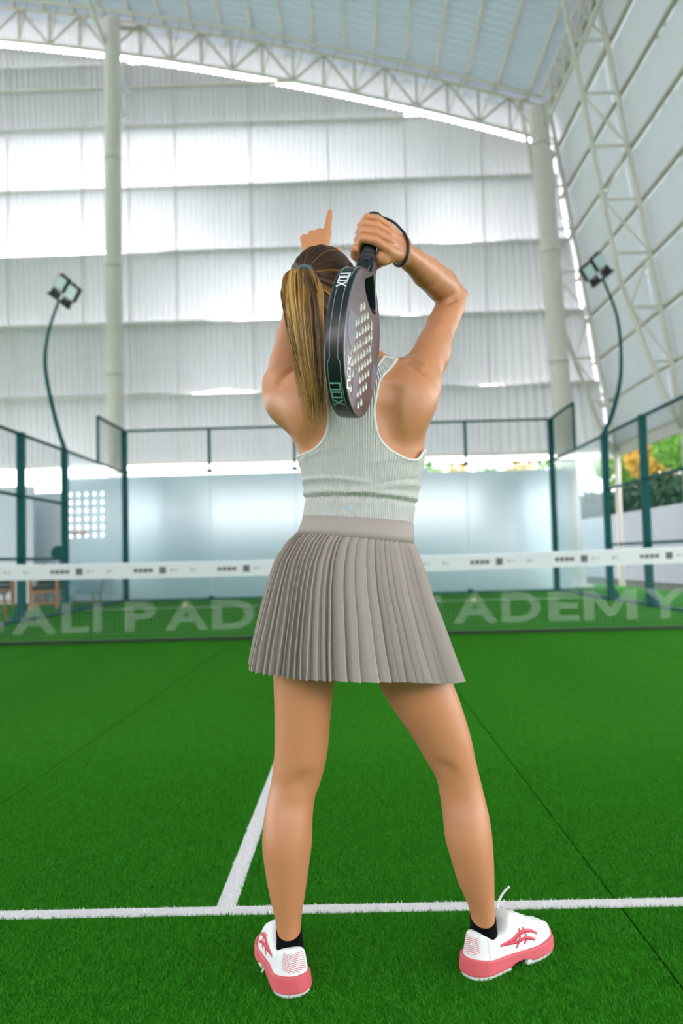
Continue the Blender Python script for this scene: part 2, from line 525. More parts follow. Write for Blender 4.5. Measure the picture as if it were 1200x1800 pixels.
p1 = W(203, 122, 11.7); p2 = W(229, 165, 11.7); bar('tie_rod', p1, p2, .07, M_white, cl)
p1 = W(203, 180, 11.7); p2 = W(222, 210, 11.7); bar('tie_rod', p1, p2, .07, M_white, cl)

# ------------------------------------------------------------------ perimeter walls outside
YW = 10.9
wall_far = empty('wall_far', (0, YW, 0), kind='structure')
# breeze block opening in the wall left of the court
bx0, bx1, bz0, bz1 = -6.72, -5.74, 1.50, 2.72
HW = 3.02
def wpanel(x0, x1, z0, z1):
    box('wall_panel', ((x0+x1)/2, YW+.08, (z0+z1)/2), (x1-x0, .16, z1-z0), M_white, wall_far)
wpanel(-16, bx0, 0, HW-.35); wpanel(bx0, bx1, 0, bz0); wpanel(bx0, bx1, bz1, HW); wpanel(bx1, 2.2, 0, HW); wpanel(2.2, 5.6, 0, HW-.10)
nx, nz = 5, 6
cw, ch = (bx1-bx0)/nx, (bz1-bz0)/nz
for i in range(nx+1):
    box('breeze_block_rib', (bx0+i*cw, YW+.08, (bz0+bz1)/2), (.095, .16, bz1-bz0), M_white, wall_far)
for j in range(nz+1):
    box('breeze_block_rib', ((bx0+bx1)/2, YW+.08, bz0+j*ch), (bx1-bx0, .158, .095), M_white, wall_far)
wall_low = box('wall_low', (8.75, 11.5, 1.02), (.2, 29, 2.05), M_grey)
tag(wall_low, kind='structure')
wall_side = box('wall_screen', (-8.6, 10.4, 1.4), (2.6, .12, 2.8), M_white)
tag(wall_side, kind='structure')

# ------------------------------------------------------------------ court enclosure
def wire_grid(name, o, eu, ev, lu, lv, s, r, m, parent):
    """welded wires: o corner, eu/ev unit axes, lengths lu/lv"""
    o, eu, ev = (np.array(t, float) for t in (o, eu, ev))
    P = []
    for k in range(int(lu/s)+1):
        P.append([o+eu*k*s, o+eu*k*s+ev*lv])
    V1, F1 = tubes(np.array(P), np.full((len(P), 2), r), 3)
    P = []
    for k in range(int(lv/s)+1):
        P.append([o+ev*k*s, o+ev*k*s+eu*lu])
    V2, F2 = tubes(np.array(P), np.full((len(P), 2), r), 3)
    ob = link(name, mesh_np(name, np.vstack([V1, V2]), np.vstack([F1, F2+len(V1)])), m, parent)
    return tag(ob, kind='stuff')

PW = .05
bf = empty('back_mesh_fence', (0, 10, 0), 'dark green mesh fence standing on top of the back glass wall', 'fence')
bar('rail', (-4.945, 10, 4.0), (4.945, 10, 4.0), .025, M_green, bf, square=True)
bar('rail', (-4.945, 10, 3.02), (4.945, 10, 3.02), .022, M_green, bf, square=True)
for x in (-3, -1, 1, 3):
    bar('post', (x, 10, 3.02), (x, 10, 4.0), .03, M_green, bf, square=True)
wire_grid('wire_mesh', (-4.95, 10, 3.04), (1, 0, 0), (0, 0, 1), 9.9, .96, .05, .0022, M_wire, bf)
for s, nm in ((-1, 'left'), (1, 'right')):
    x = 5*s
    what = 'beside the breeze block wall' if s < 0 else 'beside the low white wall and hedge'
    sf = empty('side_mesh_fence', (x, 5, 0), 'dark green side fence of posts and wire mesh ' + what, 'fence')
    bar('corner_post', (x, 10, 0), (x, 10, 4.0), .06, M_green, sf, square=True)
    for y, h, w in ((8, 4.0, .025), (6, 3.05, .055), (4, 3.05, .055), (2, 3.05, .055), (0, 3.05, .055)):
        z0 = 3.0 if y == 8 else 0
        bar('post', (x, y, z0), (x, y, h), w, M_green, sf, square=True)
        if y < 8:
            box('base_foot', (x+.0*s, y, .03), (.16, .16, .06), M_green, sf)
            bar('brace', (x, y, .28), (x+.14*s, y, .02), .03, M_green, sf, square=True)
    bar('rail', (x, 10, 4.0), (x, 8, 4.0), .025, M_green, sf, square=True)
    bar('rail', (x, 10, 3.02), (x, 0, 3.02), .022, M_green, sf, square=True)
    for z in (.02, 1.0, 2.02):
        bar('rail', (x, 6, z), (x, 0, z), .022, M_green, sf, square=True)
    bar('rail', (x, 9.95, .03), (x, 6.05, .03), .03, M_green, sf, square=True)
    wire_grid('wire_mesh', (x, 8, 3.02), (0, 1, 0), (0, 0, 1), 2, .96, .05, .0022, M_wire, sf)
    wire_grid('wire_mesh', (x, 0, .04), (0, 1, 0), (0, 0, 1), 6, 2.96, .05, .0020, M_wire, sf)
    for k, (y0, y1) in enumerate(((8, 10), (6, 8))):
        ya, yb = (8.006, 9.943) if k == 0 else (6.052, 7.994)
        g = box('glass_panel', (x, (ya+yb)/2, 1.529), (.012, yb-ya, 2.942), M_glass)
        tag(g, 'clear side glass panel ' + ('at the corner post ' if k == 0 else 'at the floodlight post ') + what, 'glass panel', 'side glass panels of the court')
        for z in (.35, 1.2, 2.1):
            if k == 0: bar('glass_clamp', (x-.03*s, 10-.05, z), (x-.03*s, 10-.05, z+.05), .03, M_green, sf, square=True)
for x in (-4, -2, 0, 2, 4):
    xa, xb = max(x-.9925, -4.943), min(x+.9925, 4.943)
    g = box('glass_panel', ((xa+xb)/2, 10.0, 1.519), (xb-xa, .012, 2.962), M_glass)
    tag(g, 'tall clear glass panel of the back court wall below the mesh fence', 'glass panel', 'back glass panels of the court')
sill = box('trim_1', (0, 10, .02), (9.88, .08, .04), M_green)
tag(sill, kind='structure')
for x in (-3, -1, 1, 3):
    for z in (.06, 2.98):
        bar('glass_clamp', (x-.06, 9.985, z), (x+.06, 9.985, z), .03, M_green, bf, square=True)

# ------------------------------------------------------------------ net
net = empty('court_net', (0, 0, 0), 'court net with white printed top band stretched across the court', 'net')
def net_top(x): return .88+.04*(x/5)**2
P = [[(x, 0, .02), (x, 0, net_top(x)-.14)] for x in np.arange(-4.86, 4.861, .045)]
V1, F1 = tubes(np.array(P), np.full((len(P), 2), .0009), 3)
P = []
X = np.linspace(-4.87, 4.87, 21)
for z in np.arange(.02, .76, .045):
    P.append([(x, 0, z/.76*(net_top(x)-.14)) for x in X])
V2, F2 = tubes(np.array(P), np.full((len(P), 21), .0009), 3)
M_cord = mat('net_cord', lin(130, 152, 142), .9)
tag(link('net_cords', mesh_np('net_cords', np.vstack([V1, V2]), np.vstack([F1, F2+len(V1)])), M_cord, net), kind='stuff')
M_band = mat('net_band_vinyl', lin(206, 214, 216), .6, var=.03)
V = []
for x in X:
    t = net_top(x)
    for y, z in ((-.006, t-.165), (-.006, t), (.006, t), (.006, t-.165)): V.append((x, y, z))
F = []
for i in range(20):
    for k in range(4):
        F.append([i*4+k, i*4+(k+1) % 4, (i+1)*4+(k+1) % 4, (i+1)*4+k])
F += [[0, 1, 2, 3], [83, 82, 81, 80]]
band = link('top_band', mesh_np('top_band', V, F), M_band, net)
M_print = mat('band_print_dark', lin(96, 96, 100), .7)
M_print2 = mat('band_print_grey', lin(166, 172, 176), .7)
per = .932
k0 = (88-622)/158.4+.357
k = -8
for k in range(-8, 9):
    x = k0+k*per
    for j, (dx, w, h, mm) in enumerate(((0, .045, .04, M_print), (.055, .045, .045, M_print), (.11, .045, .045, M_print), (.165, .05, .04, M_print),
                                (.30, .075, .075, M_print), (.40, .035, .03, M_print2), (.45, .03, .02, M_print2), (.62, .03, .04, M_print2), (.66, .03, .02, M_print2))):
        if abs(x+dx) < 4.8:
            zt = net_top(x+dx)-.08
            box('band_print', (x+dx, -.0066, zt), (w, .0012, h), mm, band)
tube('bottom_cable', [(x, 0, .035) for x in X], .016, M_black, net, 8)
tube('top_cable', [(x, 0, net_top(x)+.004) for x in X], .007, M_white, net, 8)
for s in (-1, 1):
    bar('net_post', (4.892*s, 0, 0), (4.892*s, 0, .95), .03, M_green, net, square=True)

_font_cache = {}
def glyph(ch):
    if ch in _font_cache: return _font_cache[ch]
    if ch == 'M':
        return np.array([(0, 0, 0), (0, 1, 0), (.22, 1, 0), (.5, .42, 0), (.78, 1, 0), (1, 1, 0), (1, 0, 0), (.80, 0, 0), (.80, .66, 0), (.56, .12, 0), (.44, .12, 0), (.20, .66, 0), (.20, 0, 0)], float), [list(range(13))[::-1]]
    c = bpy.data.curves.new('g', 'FONT'); c.body = ch; c.fill_mode = 'FRONT'; c.offset = .03 if ch != 'M' else 0; c.resolution_u = 4
    o = bpy.data.objects.new('g', c); COL.objects.link(o)
    dg = bpy.context.evaluated_depsgraph_get()
    me = bpy.data.meshes.new_from_object(o.evaluated_get(dg))
    v = np.array([x.co[:] for x in me.vertices]); f = [list(p.vertices) for p in me.polygons]
    bpy.data.objects.remove(o); bpy.data.curves.remove(c); bpy.data.meshes.remove(me)
    lo, hi = v.min(0), v.max(0)
    v = (v-lo)/np.maximum(hi-lo, 1e-6)
    _font_cache[ch] = (v, f)
    return v, f
m = bpy.data.materials.new('paint_on_net'); m.use_nodes = True
N, L = m.node_tree.nodes, m.node_tree.links
N['Principled BSDF'].inputs['Base Color'].default_value = (.82, .9, .84, 1)
N['Principled BSDF'].inputs['Roughness'].default_value = .9
tr = N.new('ShaderNodeBsdfTransparent'); ms = N.new('ShaderNodeMixShader'); ms.inputs[0].default_value = .13
L.new(tr.outputs[0], ms.inputs[1]); L.new(N['Principled BSDF'].outputs[0], ms.inputs[2]); L.new(ms.outputs[0], N['Material Output'].inputs[0])
M_netpaint = m
LETTERS = [('B', -68, 8), ('A', 21, 100), ('L', 109, 156), ('I', 164, 179), ('P', 219, 275), ('A', 290, 367), ('D', 373, 448), ('E', 460, 512), ('L', 520, 566),
           ('A', 610, 690), ('C', 700, 778), ('A', 796, 874), ('D', 882, 950), ('E', 964, 1018), ('M', 1026, 1120), ('Y', 1130, 1208)]
for ch, x0, x1 in LETTERS:
    v, f = glyph(ch)
    X0 = W(x0, 1090-.026*(x0-600), 0)[0]; X1 = W(x1, 1090-.026*(x1-600), 0)[0]
    Vv = np.stack([X0+(X1-X0)*v[:, 0], np.full(len(v), -.004), .135+.33*v[:, 1]], -1)
    link('net_letter', mesh_np('net_letter', Vv, f), M_netpaint, net)

# ------------------------------------------------------------------ floodlights
def floodlight(pole, head, s, label):
    base = Vector(pole[0])
    t = empty('floodlight', (base.x, base.y, 0), label, 'floodlight', 'floodlights on curved poles')
    tube('pole', pole, [.045, .04, .03, .024], M_green, t, 10, n=40)
    p = np.array(pole[-1], float)
    # bar that carries two heads, tilted
    ax = np.array((.80*s, 0, -.60)); up = np.array((.60*s, 0, .80)); fw = np.array((0, -1, 0))
    bar('cross_bar', p-ax*.26+up*.0, p+ax*.26, .022, M_green, t, square=True)
    bar('bracket', p-ax*.2, p-ax*.2+up*.14, .025, M_black, t, square=True)
    bar('bracket', p+ax*.2, p+ax*.2+up*.14, .025, M_black, t, square=True)
    for k, off in ((0, -.135), (1, .135)):
        c = p+ax*off+up*(.30 if k == 0 else .27)
        R_ = Matrix((Vector(ax), Vector(-fw), Vector(up))).transposed()
        tilt = Matrix.Rotation(math.radians(18), 3, 'X')
        hb = bmesh.new()
        bmesh.ops.create_cube(hb, size=1)
        for v in hb.verts: v.co = Vector((v.co.x*.235, v.co.y*.15, v.co.z*.30))
        bmesh.ops.bevel(hb, geom=hb.edges[:], offset=.022, segments=2, affect='EDGES')
        me = bpy.data.meshes.new('lamp_head'); hb.to_mesh(me); hb.free()
        MW = Matrix.Translation(Vector(c)) @ (R_ @ tilt).to_4x4()
        h = link('lamp_head', me, M_black, t, MW)
        hb = bmesh.new(); bmesh.ops.create_cube(hb, size=1)
        for v in hb.verts: v.co = Vector((v.co.x*.20, v.co.y*.02-.072, v.co.z*.255))
        bmesh.ops.bevel(hb, geom=hb.edges[:], offset=.008, segments=2, affect='EDGES')
        me = bpy.data.meshes.new('lens'); hb.to_mesh(me); hb.free()
        link('lens', me, M_lens, h, MW)
        bar('driver_box', c-up*.17+np.array((0, .02, 0)), c-up*.30+np.array((0, .02, 0)), .075, M_black, t, square=True)
        # round heat-sink dome behind the head
        cc = c-ax*.06*s*0+np.array((0, .06, 0))
        bar('heat_sink', cc-ax*.13+up*.10, cc-ax*.09+up*.10, .075, M_black, t, kind='cyl32')
    return t
lp = [W(114, 800, 6), W(97, 735, 6), W(80, 650, 6), W(84, 590, 6), W(103, 528, 6)]
rp = [W(1064, 775, 6), W(1078, 720, 6), W(1091, 650, 6), W(1085, 560, 6), W(1059, 490, 6)]
floodlight([(-5.0, 6, 3.04), lp[1], lp[2], lp[3], lp[4]], None, 1, 'black twin floodlight on curved green pole near the tall round column')
floodlight([(5.0, 6, 3.04), rp[1], rp[2], rp[3], rp[4]], None, -1, 'black twin floodlight on curved green pole before the leaning side wall')

# ------------------------------------------------------------------ small things beyond the net
def ball(p, label):
    bm = bmesh.new(); bmesh.ops.create_icosphere(bm, subdivisions=3, radius=.034)
    me = bpy.data.meshes.new('padel_ball'); bm.to_mesh(me); bm.free()
    for q in me.polygons: q.use_smooth = True
    o = tag(link('padel_ball', me, M_ball, None, Matrix.Translation(Vector(p))), label, 'ball', 'balls on the far court')
    a = np.linspace(0, 2*np.pi, 40)
    sm = np.stack([.0343*np.cos(a)*np.sqrt(1-.3*np.sin(2*a)**2), .0343*np.sin(a)*np.sqrt(1-.3*np.sin(2*a)**2), .0343*.5477*np.sin(2*a)], -1)
    tube('seam', sm, .0012, M_white, o, 4, mw=Matrix.Translation(Vector(p)))
g1 = G(325, 1066); ball((g1[0], g1[1], .034), 'yellow ball on the turf left of the player behind the net')
g2 = G(832, 1058); ball((g2[0], g2[1], .034), 'yellow ball on the turf under the letters ACADEMY behind the net')

def chair(loc, rz, label, seat_col, w=.52, h=.86, parts=True):
    t = empty('wooden_chair', loc, label, 'chair', 'wooden chairs outside the court')
    Rz = Matrix.Rotation(rz, 3, 'Z')
    T = lambda p: Vector(loc)+Rz @ Vector(p)
    d = .5
    for sx in (-1, 1):
        bar('leg', T((sx*w/2, -d/2, 0)), T((sx*w/2, -d/2, .62)), .028, M_wood, t, square=True)
        bar('leg', T((sx*w/2, d/2, 0)), T((sx*w/2, d/2+.06, h)), .028, M_wood, t, square=True)
        bar('armrest', T((sx*w/2, -d/2-.02, .62)), T((sx*w/2, d/2, .62)), .035, M_wood, t, square=True, r2=.018)
        bar('side_rail', T((sx*w/2, -d/2, .36)), T((sx*w/2, d/2, .36)), .025, M_wood, t, square=True)
    bar('front_rail', T((-w/2, -d/2, .36)), T((w/2, -d/2, .36)), .03, M_wood, t, square=True)
    bar('stretcher', T((-w/2, -d/2, .12)), T((w/2, -d/2, .12)), .022, M_wood, t, square=True)
    box('seat_cushion', T((0, 0, .42)), (w*.9, d*.95, .10), seat_col, t, Rz)
    box('back_cushion', T((0, d/2-.02, .66)), (w*.9, .10, .36), seat_col, t, Rz)
    return t
M_dark = mat('dark_cushion', lin(40, 52, 58), .9)
c1 = G(92, 1070); chair((c1[0]-.1, c1[1], 0), math.radians(6), 'wooden armchair with dark cushions by the left floodlight post', M_dark)
c3 = G(30, 1052); chair((-7.6, 9.2, 0), math.radians(20), 'wooden armchair with dark cushions farther back near the white screen wall', M_dark)

st = empty('wooden_stool', (-5.45, 4.4, 0), 'small round wooden stool just outside the side fence', 'stool')
sp = G(8, 1092); sp = np.array((-5.55, 4.35, 0))
bar('seat', sp+np.array((0, 0, .44)), sp+np.array((0, 0, .48)), .17, M_wood, st, kind='cyl32')
for a in (0.4, 2.5, 4.6):
    bar('leg', sp+np.array((.15*math.cos(a), .15*math.sin(a), 0)), sp+np.array((.10*math.cos(a), .10*math.sin(a), .45)), .022, M_wood, st)
bar('ring', sp+np.array((-.1, 0, .16)), sp+np.array((.1, 0.02, .16)), .012, M_wood, st)

# potted palm behind the side glass
M_pot = mat('pot_clay', lin(196, 200, 198), .8)
pp = np.array((-6.15, 9.2, 0))
pt = empty('potted_palm', pp, 'potted palm with drooping fronds behind the side glass', 'plant')
tube('pot', [pp, pp+(0, 0, .05), pp+(0, 0, .4)], [.15, .19, .22], M_pot, pt, 20)
for k in range(11):
    a = k*2*math.pi/11+.3; r = .32+.12*(k % 3)
    c = catmull([pp+np.array((0, 0, .4)), pp+np.array((r*.4*math.cos(a), r*.4*math.sin(a), .85)), pp+np.array((r*math.cos(a), r*math.sin(a), .92)), pp+np.array((r*1.5*math.cos(a), r*1.5*math.sin(a), .65))], 14)
    wv = .07*np.sin(np.linspace(.15, math.pi, 14))
    sd = np.array((-math.sin(a), math.cos(a), 0))
    V = np.concatenate([c+sd*wv[:, None]-np.array((0, 0, .02)), c, c-sd*wv[:, None]-np.array((0, 0, .02))])
    F = [[i, i+1, 14+i+1, 14+i] for i in range(13)]+[[14+i, 14+i+1, 28+i+1, 28+i] for i in range(13)]
    link('frond', mesh_np('frond', V, F, True), M_leaf, pt)
fan = empty('standing_fan', (-5.9, 8.3, 0), 'dark round standing fan beside the left floodlight post', 'fan')
fp = W(104, 972, 8.3)
bar('fan_head', fp+np.array((0, -.05, 0)), fp+np.array((0, .05, 0)), .16, M_green, fan, kind='cyl32')
bar('motor', fp+np.array((0, .05, 0)), fp+np.array((0, .17, 0)), .06, M_black, fan)
bar('stand', (fp[0], fp[1]+.05, .03), (fp[0], fp[1]+.05, fp[2]), .018, M_black, fan)
bar('base', (fp[0], fp[1]+.05, 0), (fp[0], fp[1]+.05, .04), .2, M_black, fan, kind='cyl32')
M_orange = mat('orange_board', lin(226, 130, 96), .7)
sg = W(136, 936, 10.8)
tag(box('orange_sign', (sg[0], 10.885, sg[2]), (.42, .03, .10), M_orange), 'small orange board on the white wall below the breeze blocks', 'board')
M_sofa = mat('blue_grey_fabric', lin(96, 132, 150), .9)
so = empty('outdoor_sofa', (-7.2, 10.2, 0), 'low blue grey sofa behind the corner glass', 'sofa')
box('seat', (-6.35, 10.35, .30), (1.2, .7, .22), M_sofa, so); box('backrest', (-6.35, 10.66, .55), (1.2, .16, .5), M_sofa, so)
for sx in (-.55, .55):
    for sy in (-.28, .28): bar('leg', (-6.35+sx, 10.35+sy, 0), (-6.35+sx, 10.35+sy, .2), .03, M_wood, so)

# hedge and trees beyond the low wall
def foliage(name, c, r, n, m, parent, sz=.12):
    d = RNG.normal(size=(n, 3)); d /= np.linalg.norm(d, axis=1, keepdims=True)
    rad = RNG.uniform(.55, 1.05, n)**.5
    P = np.array(c)+d*np.array(r)*rad[:, None]
    u = RNG.normal(size=(n, 3)); u /= np.linalg.norm(u, axis=1, keepdims=True)
    v = np.cross(u, d); v /= np.linalg.norm(v, axis=1, keepdims=True)+1e-9
    s = RNG.uniform(.6, 1.3, n)[:, None]*sz
    V = np.stack([P-u*s, P+v*s*.45, P+u*s, P-v*s*.45], 1).reshape(-1, 3)
    o = link(name, mesh_np(name, V, np.arange(4*n).reshape(n, 4)), m, parent)
    return tag(o, kind='stuff')
hg = empty('hedge', (10.0, 9, 0), 'dark green hedge growing behind the low white wall', 'hedge')
for k in range(13):
    y = 3.5+k*1.9
    foliage('leaves', (9.95+.1*math.sin(k*2), y, 2.15+.12*math.cos(k*1.7)), (.85, 1.25, 1.05), 2400, M_leaf, hg, .11)
    bar('stem', (9.95, y, 0), (9.95, y, 1.6), .05, M_bark, hg)
for k, (x, y, z, r, mm, lab) in enumerate(((11.6, 25.0, 4.7, 1.3, M_leaf2, 'light green tree standing behind the hedge beside the corner frame'),
                                 (11.7, 21.8, 4.4, 1.05, M_leaf3, 'yellow leaved tree rising behind the hedge between the fence posts'),
                                 (11.6, 18.6, 4.5, 1.1, M_leaf2, 'broad light green tree beside the yellow leaved tree'))):
    t = empty('tree', (x, y, 0), lab, 'tree')
    foliage('crown', (x, y, z), (r, r, r*.95), 2600, mm, t, .13)
    bar('trunk', (x, y, 0), (x, y, z), .10, M_bark, t)
sh = empty('shrub_row', (3.5, 16.5, 0), 'sunlit light green shrubs outside beyond the back wall', 'shrubs')
for k in range(6):
    foliage('leaves', (1.6+k*1.0, 16.6, 2.9+.12*math.sin(k*1.7)), (.7, .6, .85), 500, M_leaf2 if k % 2 else M_leaf3, sh, .13)
    bar('stem', (1.6+k*1.0, 16.6, 0), (1.6+k*1.0, 16.6, 2.6), .05, M_bark, sh)

# ================================================================== the player
# ---- signed-distance modelling: smooth unions of tapered limbs, meshed with surface nets
def smin(a, b, k):
    if k <= 0: return np.minimum(a, b)
    h = np.clip(.5+.5*(b-a)/k, 0, 1)
    return b+(a-b)*h-k*h*(1-h)

class Prim:
    def __init__(s, fn, lo, hi, k, sub=False):
        s.fn, s.lo, s.hi, s.k, s.sub = fn, np.array(lo), np.array(hi), k, sub

def rcone(a, ra, b, rb, k=.02):
    a, b = np.array(a, float), np.array(b, float)
    ba = b-a; L2 = ba@ba+1e-12
    def fn(x, y, z):
        px, py, pz = x-a[0], y-a[1], z-a[2]
        h = np.clip((px*ba[0]+py*ba[1]+pz*ba[2])/L2, 0, 1)
        return np.sqrt((px-h*ba[0])**2+(py-h*ba[1])**2+(pz-h*ba[2])**2)-(ra+(rb-ra)*h)
    r = max(ra, rb)+.03
    return Prim(fn, np.minimum(a, b)-r-k, np.maximum(a, b)+r+k, k)

def chain(pts, rad, k=.02, n=None):
    if n:
        q = catmull(np.column_stack([pts, rad]), n); pts, rad = q[:, :3], q[:, 3]
    return [rcone(pts[i], rad[i], pts[i+1], rad[i+1], k if i == 0 else min(k, .006)) for i in range(len(pts)-1)]

def ellip(c, r, k=.02, rot=None, sub=False):
    c, r = np.array(c, float), np.array(r, float)
    Rm = np.eye(3) if rot is None else np.array(rot.transposed())
    def fn(x, y, z):
        px, py, pz = x-c[0], y-c[1], z-c[2]
        qx = (Rm[0, 0]*px+Rm[0, 1]*py+Rm[0, 2]*pz); qy = (Rm[1, 0]*px+Rm[1, 1]*py+Rm[1, 2]*pz); qz = (Rm[2, 0]*px+Rm[2, 1]*py+Rm[2, 2]*pz)
        k0 = np.sqrt((qx/r[0])**2+(qy/r[1])**2+(qz/r[2])**2)
        k1 = np.sqrt((qx/r[0]**2)**2+(qy/r[1]**2)**2+(qz/r[2]**2)**2)+1e-9
        return k0*(k0-1)/k1
    m_ = r.max()+.02+k
    return Prim(fn, c-m_, c+m_, k, sub)

def spl(zs, vs):
    """smooth monotone-ish interpolation of a table over z (cubic hermite)"""
    zs, vs = np.array(zs, float), np.array(vs, float)
    o = np.argsort(zs); zs, vs = zs[o], vs[o]
    d = np.gradient(vs, zs)
    def f(z):
        z = np.clip(z, zs[0], zs[-1])
        i = np.clip(np.searchsorted(zs, z)-1, 0, len(zs)-2)
        h = zs[i+1]-zs[i]; t = (z-zs[i])/h
        return (2*t**3-3*t**2+1)*vs[i]+(t**3-2*t**2+t)*h*d[i]+(-2*t**3+3*t**2)*vs[i+1]+(t**3-t**2)*h*d[i+1]
    return f

def loft(rows, k=.02, n=2.0, cap=.02):
    """rows: (z, cx, cy, half width, half depth back, half depth front)"""
    R_ = np.array(rows, float)
    f = [spl(R_[:, 0], R_[:, j]) for j in range(1, 6)]
    z0, z1 = R_[:, 0].min(), R_[:, 0].max()
    def fn(x, y, z):
        zz = z
        cx, cy, a, bb, bf = (g(zz) for g in f)
        dx = (x-cx)/a; dy = y-cy
        dy = np.where(dy < 0, dy/bb, dy/bf)
        q = (np.abs(dx)**n+np.abs(dy)**n)**(1/n)
        d = (q-1)*np.minimum(a, np.minimum(bb, bf))
        e = np.maximum(z0+cap-z, z-(z1-cap))
        return np.where(e > 0, np.sqrt(np.maximum(d+cap, 0)**2+e**2)-cap, d)
    w = R_[:, 3].max()+.05; dp = R_[:, 4:].max()+.05
    return Prim(fn, (R_[:, 1].min()-w, R_[:, 2].min()-dp, z0-.03), (R_[:, 1].max()+w, R_[:, 2].max()+dp, z1+.03), k)

def evaluate(prims, lo, hi, h):
    lo, hi = np.array(lo, float), np.array(hi, float)
    n = np.ceil((hi-lo)/h).astype(int)+1
    ax = [(lo[i]+np.arange(n[i])*h).astype(np.float32) for i in range(3)]
    D = np.full(n, .06, np.float32)
    for p in prims:
        a = np.clip(np.floor((p.lo-lo)/h).astype(int), 0, n); b = np.clip(np.ceil((p.hi-lo)/h).astype(int)+1, 0, n)
        if (b <= a).any(): continue
        x = ax[0][a[0]:b[0]][:, None, None]; y = ax[1][a[1]:b[1]][None, :, None]; z = ax[2][a[2]:b[2]][None, None, :]
        d = p.fn(x, y, z).astype(np.float32)
        s = (slice(a[0], b[0]), slice(a[1], b[1]), slice(a[2], b[2]))
        D[s] = -smin(-D[s], d, p.k) if p.sub else smin(D[s], d, p.k)
    return D, ax

def surface_nets(D, lo, h):
    S = D < 0
    n = np.array(D.shape)-1
    cnt = np.zeros(n, np.uint8)
    for dx in (0, 1):
        for dy in (0, 1):
            for dz in (0, 1):
                cnt += S[dx:dx+n[0], dy:dy+n[1], dz:dz+n[2]]
    act = (cnt > 0) & (cnt < 8)
    I = np.argwhere(act)
    idx = np.full(n, -1, np.int32); idx[act] = np.arange(len(I))
    pos = np.zeros((len(I), 3)); num = np.zeros(len(I))
    cor = [(0, 0, 0), (1, 0, 0), (0, 1, 0), (1, 1, 0), (0, 0, 1), (1, 0, 1), (0, 1, 1), (1, 1, 1)]
    val = [D[I[:, 0]+c[0], I[:, 1]+c[1], I[:, 2]+c[2]] for c in cor]
    for i, a in enumerate(cor):
        for j, b in enumerate(cor):
            if i < j and sum(abs(a[t]-b[t]) for t in range(3)) == 1:
                m_ = (val[i] < 0) != (val[j] < 0)
                t = val[i][m_]/(val[i][m_]-val[j][m_])
                pos[m_] += np.array(a)+(np.array(b)-np.array(a))*t[:, None]
                num[m_] += 1
    V = (I+pos/num[:, None])*h+np.array(lo)
    F = []
    for axis in range(3):
        o1, o2 = [(1, 2), (2, 0), (0, 1)][axis]
        sl0 = [slice(None)]*3; sl1 = [slice(None)]*3
        sl0[axis] = slice(0, -1); sl1[axis] = slice(1, None)
        A, B = S[tuple(sl0)], S[tuple(sl1)]
        E_ = np.argwhere(A != B)
        ok = (E_[:, o1] > 0) & (E_[:, o2] > 0) & (E_[:, o1] < n[o1]) & (E_[:, o2] < n[o2])
        E_ = E_[ok]
        ins = A[E_[:, 0], E_[:, 1], E_[:, 2]]
        q = []
        for da, db in ((0, 0), (-1, 0), (-1, -1), (0, -1)):
            c = E_.copy(); c[:, o1] += da; c[:, o2] += db
            q.append(idx[c[:, 0], c[:, 1], c[:, 2]])
        q = np.stack(q, -1)
        q[~ins] = q[~ins][:, ::-1]
        F.append(q)
    F = np.vstack(F)
    F = F[(F >= 0).all(1)]
    return V, F

def relax(V, F, it=2, lam=.5):
    for _ in range(it):
        acc = np.zeros_like(V); c = np.zeros(len(V))
        for i in range(4):
            for j in ((i+1) % 4, (i+3) % 4):
                np.add.at(acc, F[:, i], V[F[:, j]]); np.add.at(c, F[:, i], 1)
        V = V+lam*(acc/np.maximum(c, 1)[:, None]-V)
    return V

# ------------------------------------------------------------------ racket frame first (the hand closes on it)
R_tip = W(602, 722, -7.563)
best = None
for yy in np.linspace(-7.60, -7.10, 501):
    p = W(659, 379, yy)
    e = abs(np.linalg.norm(p-R_tip)-.455)
    if (best is None or e < best[0]) and yy > -7.563: best = (e, yy, p)
R_but = best[2]
R_v = (R_tip-R_but)/np.linalg.norm(R_tip-R_but)
R_u = np.array((.255, .95, 0.0)); R_u -= R_v*(R_u@R_v); R_u /= np.linalg.norm(R_u)
R_n = np.cross(R_u, R_v); R_n /= np.linalg.norm(R_n)
if R_n[0] < 0: R_n = -R_n
def RK(u, v, n): return R_but+R_u*u+R_v*v+R_n*n
print('racket butt', R_but.round(3), 'len', np.linalg.norm(R_tip-R_but).round(3), 'axis', R_v.round(3), 'n', R_n.round(3))

# ------------------------------------------------------------------ body
YB = -7.28
WY = R_but[1]+.035          # depth of the gripping wrist
def row(y, xl, xr, cy, bb, bf, shrink=0.0):
    a, b = W(xl, y, cy), W(xr, y, cy)
    return ((a[2]+b[2])/2, (a[0]+b[0])/2, cy, (b[0]-a[0])/2-shrink, bb, bf)
torso_rows = [
    row(1150, 505, 745, -7.285, .095, .085),
    row(1100, 500, 742, -7.285, .108, .088),
    row(1050, 500, 738, -7.285, .108, .088),
    row(1000, 512, 728, -7.285, .100, .090),
    row(960, 524, 719, -7.285, .088, .086),
    row(920, 532, 723, -7.282, .085, .088, .002),
    row(880, 537, 731, -7.28, .084, .092, .004),
    row(840, 533, 740, -7.28, .092, .10, .004),
    row(795, 522, 746, -7.28, .102, .112, .003),
    row(750, 509, 750, -7.28, .110, .118),
    row(710, 500, 752, -7.28, .112, .108),
    row(680, 505, 745, -7.278, .106, .092),
    row(655, 525, 722, -7.275, .088, .072),
    row(636, 552, 692, -7.268, .066, .056),
    row(615, 575, 662, -7.262, .052, .048),
]
prims = [loft(torso_rows, 0, 2.25)]
def leg_rows(t): return [row(*r_) for r_ in t]
